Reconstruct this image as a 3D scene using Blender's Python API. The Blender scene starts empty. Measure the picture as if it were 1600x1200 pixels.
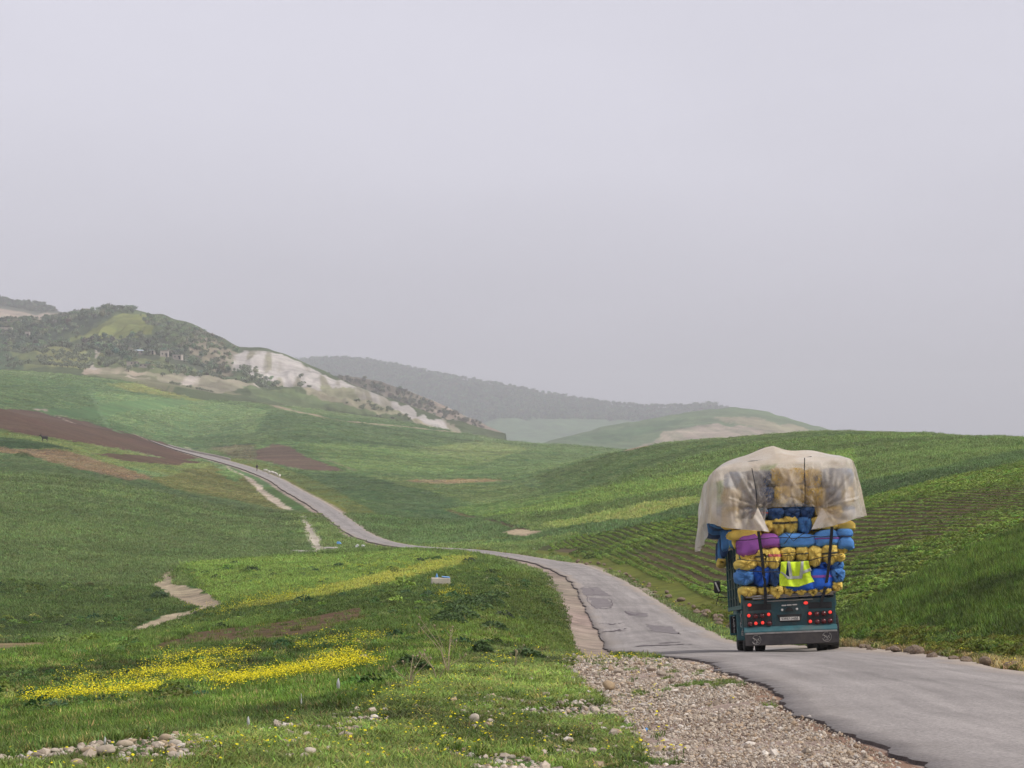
import bpy, bmesh, math, random
import numpy as np
from mathutils import Vector, Matrix, Euler

random.seed(7)
RNG = np.random.default_rng(11)
SC = bpy.context.scene
COL = SC.collection
R = math.radians

# ------------------------------------------------------------------ camera, sky, sun, exposure
F = 3100.0            # focal length in pixels of the 1600-wide photograph
VH = 690.0            # eye level, pixel row
cam_d = bpy.data.cameras.new('camera')
cam = bpy.data.objects.new('camera', cam_d)
COL.objects.link(cam)
cam.location = (0, 0, 0)
cam.rotation_euler = (R(90), 0, 0)
cam_d.sensor_width = 36.0
cam_d.lens = 36.0 * F / 1600.0
cam_d.shift_y = (VH - 600.0) / 1600.0
cam_d.clip_start = 0.2
cam_d.clip_end = 40000.0
SC.camera = cam

SUN_AZ, SUN_EL = R(108), R(48)       # azimuth clockwise from the viewing direction
world = bpy.data.worlds.new('World')
SC.world = world
world.use_nodes = True
wn, wl = world.node_tree.nodes, world.node_tree.links
wn.clear()
w_out = wn.new('ShaderNodeOutputWorld')
w_bg = wn.new('ShaderNodeBackground')
w_sky = wn.new('ShaderNodeTexSky')
w_sky.sky_type = 'NISHITA'
w_sky.sun_disc = False
w_sky.sun_elevation = SUN_EL
w_sky.sun_rotation = SUN_AZ
w_sky.air_density = 1.0
w_sky.dust_density = 4.0
w_sky.ozone_density = 1.0
w_hsv = wn.new('ShaderNodeHueSaturation')
w_hsv.inputs['Saturation'].default_value = 0.22
w_tc = wn.new('ShaderNodeTexCoord')
w_map = wn.new('ShaderNodeMapping')
w_map.inputs['Scale'].default_value = (1.0, 1.0, 3.0)
w_n = wn.new('ShaderNodeTexNoise')
w_n.inputs['Scale'].default_value = 1.6
w_n.inputs['Detail'].default_value = 4.0
w_n.inputs['Roughness'].default_value = 0.45
w_ramp = wn.new('ShaderNodeMapRange')
w_ramp.inputs['From Min'].default_value = 0.3
w_ramp.inputs['From Max'].default_value = 0.7
w_ramp.inputs['To Min'].default_value = 0.86
w_ramp.inputs['To Max'].default_value = 1.10
w_cloud = wn.new('ShaderNodeMix')
w_cloud.data_type = 'RGBA'
w_cloud.inputs[0].default_value = 0.62
w_cloud.inputs[7].default_value = (6.3, 6.1, 7.05, 1)      # even grey cloud layer
w_mul = wn.new('ShaderNodeVectorMath')
w_mul.operation = 'SCALE'
wl.new(w_sky.outputs[0], w_hsv.inputs['Color'])
wl.new(w_hsv.outputs[0], w_cloud.inputs[6])
wl.new(w_tc.outputs['Generated'], w_map.inputs['Vector'])
wl.new(w_map.outputs[0], w_n.inputs['Vector'])
wl.new(w_n.outputs['Fac'], w_ramp.inputs['Value'])
wl.new(w_cloud.outputs[2], w_mul.inputs[0])
wl.new(w_ramp.outputs[0], w_mul.inputs['Scale'])
w_sep = wn.new('ShaderNodeSeparateXYZ')
wl.new(w_tc.outputs['Generated'], w_sep.inputs[0])
w_alt = wn.new('ShaderNodeMapRange')                        # standard overcast sky: brighter towards the zenith
w_alt.inputs['From Min'].default_value = 0.0
w_alt.inputs['From Max'].default_value = 1.0
w_alt.inputs['To Min'].default_value = 1.0
w_alt.inputs['To Max'].default_value = 1.25
wl.new(w_sep.outputs['Z'], w_alt.inputs['Value'])
w_mul2 = wn.new('ShaderNodeVectorMath')
w_mul2.operation = 'SCALE'
wl.new(w_mul.outputs[0], w_mul2.inputs[0])
wl.new(w_alt.outputs[0], w_mul2.inputs['Scale'])
wl.new(w_mul2.outputs[0], w_bg.inputs['Color'])
w_bg.inputs['Strength'].default_value = 0.081
wl.new(w_bg.outputs[0], w_out.inputs['Surface'])

sun_d = bpy.data.lights.new('sun', 'SUN')
sun_d.energy = 1.5
sun_d.angle = R(10)
sun_d.color = (1.0, 0.955, 0.89)
sun = bpy.data.objects.new('sun', sun_d)
COL.objects.link(sun)
sdir = Vector((math.sin(SUN_AZ) * math.cos(SUN_EL), math.cos(SUN_AZ) * math.cos(SUN_EL), math.sin(SUN_EL)))
sun.rotation_euler = sdir.to_track_quat('Z', 'Y').to_euler()
sun.location = (60, 0, 120)

SC.view_settings.view_transform = 'Standard'
SC.view_settings.look = 'None'
SC.view_settings.gamma = 1.0
SC.view_settings.exposure = 0.62
SC.view_settings.use_curve_mapping = False
SC.render.engine = 'CYCLES'
cy = SC.cycles
cy.max_bounces = 5
cy.diffuse_bounces = 2
cy.glossy_bounces = 2
cy.transmission_bounces = 3
cy.transparent_max_bounces = 8
cy.volume_bounces = 0
cy.use_denoising = True
cy.use_adaptive_sampling = True
cy.adaptive_threshold = 0.02

# ------------------------------------------------------------------ helpers
KALB = 0.73
def lin(c, k=1.0):
    o = []
    for x in c[:3]:
        x = x / 255.0
        x = x / 12.92 if x <= 0.04045 else ((x + 0.055) / 1.055) ** 2.4
        o.append(x * k)
    return tuple(o)

def tag(o, label=None, cat=None, group=None, kind=None):
    if label: o['label'] = label
    if cat: o['category'] = cat
    if group: o['group'] = group
    if kind: o['kind'] = kind
    return o

def empty(name, loc=(0, 0, 0), rz=0.0):
    o = bpy.data.objects.new(name, None)
    o.empty_display_size = 0.2
    COL.objects.link(o)
    o.location = loc
    o.rotation_euler = (0, 0, rz)
    return o

def mesh_obj(name, me, mat=None, parent=None, smooth=False, link=True):
    if mat is not None and not me.materials:
        me.materials.append(mat)
    if smooth:
        me.polygons.foreach_set('use_smooth', [True] * len(me.polygons))
    o = bpy.data.objects.new(name, me)
    if link: COL.objects.link(o)
    if parent is not None: o.parent = parent
    return o

class MB:
    """collects shapes that become ONE mesh object"""
    def __init__(s): s.v, s.f = [], []
    def add(s, vs, fs, M=None):
        b = len(s.v)
        s.v += [tuple(M @ Vector(p)) if M is not None else tuple(p) for p in vs]
        s.f += [tuple(i + b for i in f) for f in fs]
        return s
    def box(s, lo, hi, M=None):
        x0, y0, z0 = lo; x1, y1, z1 = hi
        return s.add([(x0,y0,z0),(x1,y0,z0),(x1,y1,z0),(x0,y1,z0),(x0,y0,z1),(x1,y0,z1),(x1,y1,z1),(x0,y1,z1)],
                     [(0,3,2,1),(4,5,6,7),(0,1,5,4),(1,2,6,5),(2,3,7,6),(3,0,4,7)], M)
    def cbox(s, c, d, M=None):
        return s.box([c[i] - d[i] / 2 for i in range(3)], [c[i] + d[i] / 2 for i in range(3)], M)
    def tube(s, pts, r, n=6, cap=True):
        pts = [Vector(p) for p in pts]
        b = len(s.v)
        rr = r if isinstance(r, (list, tuple)) else [r] * len(pts)
        for i, p in enumerate(pts):
            d = (pts[min(i + 1, len(pts) - 1)] - pts[max(i - 1, 0)]).normalized()
            a = d.cross(Vector((0, 0, 1)))
            if a.length < 1e-3: a = d.cross(Vector((1, 0, 0)))
            a.normalize(); c = d.cross(a)
            for k in range(n):
                t = 2 * math.pi * k / n
                s.v.append(tuple(p + (a * math.cos(t) + c * math.sin(t)) * rr[i]))
        for i in range(len(pts) - 1):
            for k in range(n):
                k2 = (k + 1) % n
                s.f.append((b + i*n + k, b + i*n + k2, b + (i+1)*n + k2, b + (i+1)*n + k))
        if cap:
            s.f.append(tuple(b + k for k in range(n))[::-1])
            e = b + (len(pts) - 1) * n
            s.f.append(tuple(e + k for k in range(n)))
        return s
    def lathe(s, prof, n=24, M=None, axis='X'):
        b = len(s.v)
        for (a, r) in prof:
            for k in range(n):
                t = 2 * math.pi * k / n
                p = (a, r * math.cos(t), r * math.sin(t)) if axis == 'X' else \
                    ((r * math.cos(t), a, r * math.sin(t)) if axis == 'Y' else (r * math.cos(t), r * math.sin(t), a))
                s.v.append(tuple(M @ Vector(p)) if M is not None else p)
        for i in range(len(prof) - 1):
            for k in range(n):
                k2 = (k + 1) % n
                s.f.append((b + i*n + k, b + i*n + k2, b + (i+1)*n + k2, b + (i+1)*n + k))
        s.f.append(tuple(b + k for k in range(n))[::-1])
        e = b + (len(prof) - 1) * n
        s.f.append(tuple(e + k for k in range(n)))
        return s
    def prism(s, poly, y0, y1, M=None):
        """poly in x,z extruded along y"""
        n = len(poly)
        vs = [(x, y0, z) for x, z in poly] + [(x, y1, z) for x, z in poly]
        fs = [tuple(range(n)), tuple(range(2*n - 1, n - 1, -1))]
        fs += [(i, i + n, (i + 1) % n + n, (i + 1) % n) for i in range(n)]
        return s.add(vs, fs, M)
    def build(s, name, mat=None, parent=None, smooth=False, bevel=0.0, link=True):
        me = bpy.data.meshes.new(name)
        me.from_pydata(s.v, [], s.f)
        bm = bmesh.new(); bm.from_mesh(me)
        bmesh.ops.recalc_face_normals(bm, faces=bm.faces)
        if bevel > 0:
            es = [e for e in bm.edges if len(e.link_faces) == 2 and e.calc_face_angle(0) > 0.5]
            bmesh.ops.bevel(bm, geom=es, offset=bevel, segments=1, affect='EDGES', clamp_overlap=True)
        bm.to_mesh(me); bm.free()
        me.update()
        return mesh_obj(name, me, mat, parent, smooth, link)

def np_mesh(name, V, Fq):
    me = bpy.data.meshes.new(name)
    V = np.asarray(V, dtype=np.float32); Fq = np.asarray(Fq, dtype=np.int32)
    k = Fq.shape[1]
    me.vertices.add(len(V)); me.vertices.foreach_set('co', V.ravel())
    me.loops.add(Fq.size); me.loops.foreach_set('vertex_index', Fq.ravel())
    me.polygons.add(len(Fq))
    me.polygons.foreach_set('loop_start', np.arange(0, Fq.size, k, dtype=np.int32))
    me.polygons.foreach_set('use_smooth', np.ones(len(Fq), dtype=bool))
    me.update(calc_edges=True)
    return me

def grid_faces(nr, nc):
    i = np.arange(nr * nc).reshape(nr, nc)
    return np.stack([i[:-1, :-1], i[:-1, 1:], i[1:, 1:], i[1:, :-1]], -1).reshape(-1, 4)

def col_attr(me, name, C):
    a = me.attributes.new(name, 'FLOAT_COLOR', 'POINT')
    C = np.asarray(C, dtype=np.float32)
    if C.shape[1] == 3: C = np.concatenate([C, np.ones((len(C), 1), np.float32)], 1)
    a.data.foreach_set('color', C.ravel())

# value noise ------------------------------------------------------
def _hash(i, j, s):
    n = (i * 374761393 + j * 668265263 + s * 974634533) & 0xFFFFFFFF
    n = ((n ^ (n >> 13)) * 1274126177) & 0xFFFFFFFF
    n = n ^ (n >> 16)
    return (n & 0xFFFF) / 65535.0
def vnoise(x, y, s=0):
    x = np.asarray(x, float); y = np.asarray(y, float)
    xi = np.floor(x).astype(np.int64); yi = np.floor(y).astype(np.int64)
    fx = x - xi; fy = y - yi
    fx = fx * fx * (3 - 2 * fx); fy = fy * fy * (3 - 2 * fy)
    a = _hash(xi, yi, s); b = _hash(xi + 1, yi, s); c = _hash(xi, yi + 1, s); d = _hash(xi + 1, yi + 1, s)
    return a + (b - a) * fx + (c - a) * fy + (a - b - c + d) * fx * fy - 0.5
def fbm(x, y, s=0, o=4):
    t = 0; a = 1.0
    for k in range(o):
        t = t + a * vnoise(x * 2 ** k, y * 2 ** k, s + k * 17); a *= 0.5
    return t

# ------------------------------------------------------------------ materials
MATS = {}
def nt(name):
    m = bpy.data.materials.new(name); m.use_nodes = True
    t = m.node_tree; b = t.nodes['Principled BSDF']
    return m, t.nodes, t.links, b
def sock(n, l, typ, **kw):
    x = n.new(typ)
    for k, v in kw.items():
        if k in x.inputs: x.inputs[k].default_value = v
        else: setattr(x, k, v)
    return x
def simple(name, c, rough=0.6, metal=0.0, var=0.18, scale=8.0, bump=0.0, spec=0.4, bscale=None, emit=None, estr=0.0, dirt=None, dirt_amt=0.5):
    """procedural paint: base colour varied by noise, optional dirt patches and fine bump"""
    if name in MATS: return MATS[name]
    m, n, l, b = nt(name)
    tc = n.new('ShaderNodeTexCoord')
    no = sock(n, l, 'ShaderNodeTexNoise', Scale=scale, Detail=6.0, Roughness=0.6)
    l.new(tc.outputs['Object'], no.inputs['Vector'])
    rp = sock(n, l, 'ShaderNodeMapRange', **{'From Min': 0.3, 'From Max': 0.7, 'To Min': 1 - var, 'To Max': 1 + var})
    l.new(no.outputs['Fac'], rp.inputs['Value'])
    mu = n.new('ShaderNodeVectorMath'); mu.operation = 'SCALE'
    mu.inputs[0].default_value = c
    l.new(rp.outputs[0], mu.inputs['Scale'])
    out = mu.outputs[0]
    if dirt:
        n2 = sock(n, l, 'ShaderNodeTexNoise', Scale=scale * 0.4, Detail=8.0, Roughness=0.7)
        l.new(tc.outputs['Object'], n2.inputs['Vector'])
        r2 = sock(n, l, 'ShaderNodeMapRange', **{'From Min': 0.45, 'From Max': 0.7, 'To Min': 0.0, 'To Max': dirt_amt})
        l.new(n2.outputs['Fac'], r2.inputs['Value'])
        mx = n.new('ShaderNodeMix'); mx.data_type = 'RGBA'
        l.new(r2.outputs[0], mx.inputs[0]); l.new(out, mx.inputs[6]); mx.inputs[7].default_value = (*dirt, 1)
        out = mx.outputs[2]
    l.new(out, b.inputs['Base Color'])
    b.inputs['Roughness'].default_value = rough
    b.inputs['Metallic'].default_value = metal
    b.inputs['Specular IOR Level'].default_value = spec
    if bump:
        n3 = sock(n, l, 'ShaderNodeTexNoise', Scale=bscale or scale * 4, Detail=5.0)
        l.new(tc.outputs['Object'], n3.inputs['Vector'])
        bu = sock(n, l, 'ShaderNodeBump', Strength=bump, Distance=0.05)
        l.new(n3.outputs['Fac'], bu.inputs['Height']); l.new(bu.outputs[0], b.inputs['Normal'])
    if emit:
        b.inputs['Emission Color'].default_value = (*emit, 1)
        b.inputs['Emission Strength'].default_value = estr
    MATS[name] = m
    return m

def ground_mat(name, scales=(0.9, 0.16, 0.02), amp=(0.40, 0.20, 0.16), streak=0.12, bump=0.6, bdist=0.12, grain=6.0):
    """colour comes from the 'col' attribute (what grows or lies there), varied by world-space noise"""
    m, n, l, b = nt(name)
    at = n.new('ShaderNodeAttribute'); at.attribute_name = 'col'
    ge = n.new('ShaderNodeNewGeometry')
    fac = None
    noises = []
    for sc_, am in zip(scales, amp):
        no = sock(n, l, 'ShaderNodeTexNoise', Scale=sc_, Detail=5.0, Roughness=0.65)
        l.new(ge.outputs['Position'], no.inputs['Vector'])
        rp = sock(n, l, 'ShaderNodeMapRange', **{'From Min': 0.28, 'From Max': 0.72, 'To Min': 1 - am, 'To Max': 1 + am})
        l.new(no.outputs['Fac'], rp.inputs['Value'])
        noises.append(no)
        if fac is None: fac = rp.outputs[0]
        else:
            mm = n.new('ShaderNodeMath'); mm.operation = 'MULTIPLY'
            l.new(fac, mm.inputs[0]); l.new(rp.outputs[0], mm.inputs[1]); fac = mm.outputs[0]
    # drilling lines / tractor streaks in the crops
    mp = n.new('ShaderNodeMapping'); mp.inputs['Scale'].default_value = (0.045, 0.5, 0.5)
    mp.inputs['Rotation'].default_value = (0, 0, R(14))
    l.new(ge.outputs['Position'], mp.inputs['Vector'])
    ns = sock(n, l, 'ShaderNodeTexNoise', Scale=1.0, Detail=4.0, Roughness=0.6)
    l.new(mp.outputs[0], ns.inputs['Vector'])
    rs = sock(n, l, 'ShaderNodeMapRange', **{'From Min': 0.3, 'From Max': 0.7, 'To Min': 1 - streak, 'To Max': 1 + streak})
    l.new(ns.outputs['Fac'], rs.inputs['Value'])
    mm = n.new('ShaderNodeMath'); mm.operation = 'MULTIPLY'
    l.new(fac, mm.inputs[0]); l.new(rs.outputs[0], mm.inputs[1])
    mu = n.new('ShaderNodeVectorMath'); mu.operation = 'SCALE'
    l.new(at.outputs['Color'], mu.inputs[0]); l.new(mm.outputs[0], mu.inputs['Scale'])
    # yellower / greener drift
    nh = sock(n, l, 'ShaderNodeTexNoise', Scale=0.06, Detail=6.0, Roughness=0.7)
    l.new(ge.outputs['Position'], nh.inputs['Vector'])
    rh = sock(n, l, 'ShaderNodeMapRange', **{'From Min': 0.3, 'From Max': 0.7, 'To Min': 0.475, 'To Max': 0.525})
    l.new(nh.outputs['Fac'], rh.inputs['Value'])
    hs = n.new('ShaderNodeHueSaturation')
    l.new(rh.outputs[0], hs.inputs['Hue']); l.new(mu.outputs[0], hs.inputs['Color'])
    l.new(hs.outputs[0], b.inputs['Base Color'])
    b.inputs['Roughness'].default_value = 0.95
    b.inputs['Specular IOR Level'].default_value = 0.1
    nb = sock(n, l, 'ShaderNodeTexNoise', Scale=grain, Detail=6.0, Roughness=0.75)
    l.new(ge.outputs['Position'], nb.inputs['Vector'])
    ad = n.new('ShaderNodeMath'); ad.operation = 'ADD'
    l.new(nb.outputs['Fac'], ad.inputs[0]); l.new(noises[0].outputs['Fac'], ad.inputs[1])
    bu = sock(n, l, 'ShaderNodeBump', Strength=bump, Distance=bdist)
    l.new(ad.outputs[0], bu.inputs['Height']); l.new(bu.outputs[0], b.inputs['Normal'])
    MATS[name] = m
    return m

def leaf_mat(name, c, var=0.35, trans=0.25, rough=0.6, tint=True):
    m, n, l, b = nt(name)
    base = n.new('ShaderNodeRGB'); base.outputs[0].default_value = (*c, 1)
    out = base.outputs[0]
    if tint:
        at = n.new('ShaderNodeAttribute'); at.attribute_type = 'INSTANCER'; at.attribute_name = 'tint'
        out = at.outputs['Color']
    ge = n.new('ShaderNodeNewGeometry')
    rp = sock(n, l, 'ShaderNodeMapRange', **{'To Min': 1 - var, 'To Max': 1 + var})
    l.new(ge.outputs['Random Per Island'], rp.inputs['Value'])
    mu = n.new('ShaderNodeVectorMath'); mu.operation = 'SCALE'
    l.new(out, mu.inputs[0]); l.new(rp.outputs[0], mu.inputs['Scale'])
    b.inputs['Roughness'].default_value = rough
    b.inputs['Specular IOR Level'].default_value = 0.25
    l.new(mu.outputs[0], b.inputs['Base Color'])
    if trans > 0:
        tr = n.new('ShaderNodeBsdfTranslucent'); l.new(mu.outputs[0], tr.inputs['Color'])
        mx = n.new('ShaderNodeMixShader'); mx.inputs[0].default_value = trans
        l.new(b.outputs[0], mx.inputs[1]); l.new(tr.outputs[0], mx.inputs[2])
        l.new(mx.outputs[0], n['Material Output'].inputs['Surface'])
    MATS[name] = m
    return m

# ------------------------------------------------------------------ terrain height field
# surveyed points: column (direction) -> list of (pixel row, distance); interpolated to one smooth height field Z(x, y)
SURVEY = {
 -500: [(1700,5),(1260,9),(1205,11.5),(1180,14),(1160,21),(1125,30),(1085,42),(1045,55),(1005,72),(950,100),(900,140),(850,190),(800,240),(750,300),(700,380),(650,460),(605,560),(592,900),(575,1200)],
 0:   [(1700,5),(1262,9.5),(1200,12),(1171,14.5),(1154,22),(1124,32),(1084,42),(1042,55),(1005,72),(965,100),(925,125),(880,160),(830,205),(780,265),(730,340),(690,420),(640,520),(600,900),(580,1150)],
 200: [(1700,5),(1264,9.6),(1200,12.2),(1156,15.5),(1142,22),(1108,32),(1068,43),(1031,56),(1002,70),(975,92),(935,122),(895,158),(850,205),(800,265),(755,335),(722,420),(699,530),(684,610),(673,670),(640,900),(612,1050),(590,1200)],
 400: [(1700,5),(1266,9.8),(1200,12.6),(1134,17.5),(1118,25),(1086,34),(1048,44),(1011,57),(974,77),(938,102),(902,140),(874,190),(852,240),(812,305),(772,395),(735,520),(715,600),(690,720),(660,900),(630,1150)],
 600: [(1700,5),(1268,10),(1200,13),(1130,18.5),(1085,24),(1070,30),(1038,40),(1000,54),(962,73),(925,100),(893,142),(868,200),(852,250),(823,300),(792,350),(762,430),(738,520),(700,700),(670,950),(655,1150)],
 700: [(1700,5),(1268,10),(1200,13.1),(1110,21),(1052,31),(1030,40),(1000,54),(965,70),(930,92),(897,125),(874,168),(860,220),(845,262),(820,310),(790,370),(760,450),(735,560),(702,750),(682,1000),(672,1150)],
 800: [(1700,5),(1268,10),(1200,13.3),(1100,23),(1050,33),(1022,45),(1005,58),(972,73),(936,93),(902,125),(882,160),(869,190),(852,230),(825,270),(795,330),(765,410),(740,520),(712,700),(694,950)],
 900: [(1700,5),(1268,10.2),(1200,13.7),(1100,24),(1050,34.5),(1024,48),(1022,66),(988,84),(950,100),(915,120),(888,150),(874,175),(848,215),(820,255),(790,300),(760,355),(738,410),(722,470),(705,800),(697,950)],
 1000:[(1700,5),(1268,10.2),(1200,14),(1100,24.3),(1050,34.7),(1026,47),(1020,62),(998,80),(952,100),(918,120),(890,142),(858,168),(820,205),(780,260),(745,320),(715,380),(697,440)],
 1100:[(1700,5),(1268,10.3),(1200,14.1),(1090,24.4),(1046,33.5),(1026,45),(1019,57),(1008,70),(978,85),(945,100),(905,118),(860,140),(815,178),(775,225),(735,285),(700,360),(688,415)],
 1200:[(1700,5),(1268,10.4),(1200,14.3),(1075,24.9),(1045,31.7),(1030,38.4),(1021,51),(1015,60),(1002,70),(985,78),(955,88),(915,98),(870,115),(825,140),(780,180),(740,230),(703,310),(681,390)],
 1300:[(1700,5),(1268,10.4),(1200,14.3),(1080,24.6),(1045,31.7),(1027,40),(1017,50),(1006,56),(975,65),(945,76),(900,92),(860,110),(820,132),(780,165),(740,210),(705,280),(675,365)],
 1400:[(1700,5),(1268,10.4),(1200,14.3),(1080,24.6),(1044,32),(1018,43),(995,49),(965,56),(930,66),(895,78),(860,92),(820,112),(780,138),(742,180),(708,245),(677,345)],
 1600:[(1700,5),(1268,10.4),(1200,14.3),(1085,24),(1047,31.7),(1030,35),(1000,39),(960,45),(905,56),(855,72),(805,94),(762,122),(727,162),(702,220),(685,305)],
 2100:[(1700,5),(1268,10.4),(1195,14.3),(1100,21),(1060,25),(1000,30),(900,42),(820,58),(760,85),(720,125),(695,190),(684,280)],
}
HIDDEN = [(1000,600,-6),(1000,900,-5.5),(1100,600,-7),(1200,560,-5),(1300,520,-4),(1400,500,-4),(1600,460,-4),(2100,430,-4),
          (1200,900,-12),(1600,900,-14),(2100,900,-14),(900,620,-6.5),(250,780,-2.5),(330,860,-1.0),(180,760,1.0),(100,650,6.5),(0,640,9.0),
          (0,1700,20),(-500,1700,20),(200,1700,15),(400,1700,0),(600,1700,-8),(800,1600,-14),(1000,1600,-14),(1200,1700,-18),(1600,1700,-20),(2100,1700,-20)]
for _u in (-500, 0, 400, 800, 1200, 1600, 2100):
    HIDDEN += [(_u, 4000, -20), (_u, 10000, -22)]
P, G = [], []
GP = 0.5
for u, L in SURVEY.items():
    for v, Y in L:
        P.append(((u - 800) / 250.0, 2.0 * math.log(Y))); G.append(-(v - VH) / F * Y / Y ** GP)
for u, Y, Z in HIDDEN:
    P.append(((u - 800) / 250.0, 2.0 * math.log(Y))); G.append(Z / Y ** GP)
P = np.array(P); G = np.array(G)
def _phi(d2):
    return 0.5 * d2 * np.log(d2 + 1e-9)
_n = len(P)
D2 = ((P[:, None, :] - P[None, :, :]) ** 2).sum(-1)
A = np.zeros((_n + 3, _n + 3))
A[:_n, :_n] = _phi(D2) + np.eye(_n) * 0.004
A[:_n, _n] = 1; A[:_n, _n + 1:] = P
A[_n, :_n] = 1; A[_n + 1:, :_n] = P.T
WTS = np.linalg.solve(A, np.concatenate([G, np.zeros(3)]))
U_LO, U_HI = -900.0, 2500.0
LY0, LY1 = math.log(4.5), math.log(10000.0)
TU = np.linspace(U_LO, U_HI, 341); TL = np.linspace(LY0, LY1, 700)     # lookup table for the smooth height field
def _eval(u, ly):
    q = np.stack([(u - 800) / 250.0, 2.0 * ly], -1)
    out = np.zeros(len(q))
    for s in range(0, len(q), 20000):
        d2 = ((q[s:s+20000, None, :] - P[None, :, :]) ** 2).sum(-1)
        out[s:s+20000] = _phi(d2) @ WTS[:_n]
    return out + WTS[_n] + q @ WTS[_n + 1:]
_uu, _ll = np.meshgrid(TU, TL, indexing='ij')
TG = _eval(_uu.ravel(), _ll.ravel()).reshape(_uu.shape)
TV = VH - F * TG * np.exp(_ll) ** (GP - 1)            # pixel row at which each table point projects
TVM = np.minimum.accumulate(TV, axis=1)
def height_ul(u, ly):
    u = np.asarray(u, float); ly = np.asarray(ly, float)
    a = np.clip((u - U_LO) / (TU[1] - TU[0]), 0, len(TU) - 1.001); b = np.clip((ly - LY0) / (TL[1] - TL[0]), 0, len(TL) - 1.001)
    i = a.astype(int); j = b.astype(int); fa = a - i; fb = b - j
    g = TG[i, j]*(1-fa)*(1-fb) + TG[i+1, j]*fa*(1-fb) + TG[i, j+1]*(1-fa)*fb + TG[i+1, j+1]*fa*fb
    return g * np.exp(ly) ** GP
def height(x, y):
    x = np.asarray(x, float); y = np.asarray(y, float)
    return height_ul(800 + F * x / y, np.log(y))
def hz(x, y): return float(height(np.array([x]), np.array([y]))[0])
GOFF = 0.04        # soil lies a little below the surveyed road surface
def cast_l(u, v):
    """distance (log) at which the line of sight through a pixel first meets the ground"""
    a = min(max((u - U_LO) / (TU[1] - TU[0]), 0), len(TU) - 1.001); i = int(a); fa = a - i
    row = TVM[i] * (1 - fa) + TVM[i + 1] * fa
    k = int(np.argmax(row <= v)) if (row <= v).any() else len(TL) - 1
    if k == 0: return TL[0]
    t = (row[k-1] - v) / max(row[k-1] - row[k], 1e-9)
    return TL[k-1] + min(max(t, 0), 1) * (TL[k] - TL[k-1])
def at(u, v, dz=0.0):
    ly = cast_l(u, v); Y = math.exp(ly); X = (u - 800) / F * Y
    return Vector((X, Y, hz(X, Y) - GOFF + dz))
def densify(poly, step=12.0, closed=True):
    out = []
    n = len(poly)
    for i in range(n if closed else n - 1):
        a, b = poly[i], poly[(i + 1) % n]
        k = max(1, int(math.hypot(a[0]-b[0], a[1]-b[1]) / step))
        for j in range(k): out.append((a[0] + (b[0]-a[0])*j/k, a[1] + (b[1]-a[1])*j/k))
    if not closed: out.append(poly[-1])
    return out
def ground_poly(poly):
    return np.array([(u, cast_l(u, v)) for u, v in densify(poly)])
def inside(poly, u, l):
    c = np.zeros(len(u), bool)
    lo = poly.min(0); hi = poly.max(0)
    m = (u >= lo[0]) & (u <= hi[0]) & (l >= lo[1]) & (l <= hi[1])
    if not m.any(): return c
    uu, ll = u[m], l[m]; r = np.zeros(len(uu), bool)
    x0, y0 = poly[:, 0], poly[:, 1]; x1, y1 = np.roll(x0, -1), np.roll(y0, -1)
    for a, b, p, q in zip(x0, y0, x1, y1):
        if b == q: continue
        k = ((b > ll) != (q > ll))
        if k.any(): r[k] ^= uu[k] < (p - a) * (ll[k] - b) / (q - b) + a
    c[m] = r
    return c

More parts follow.
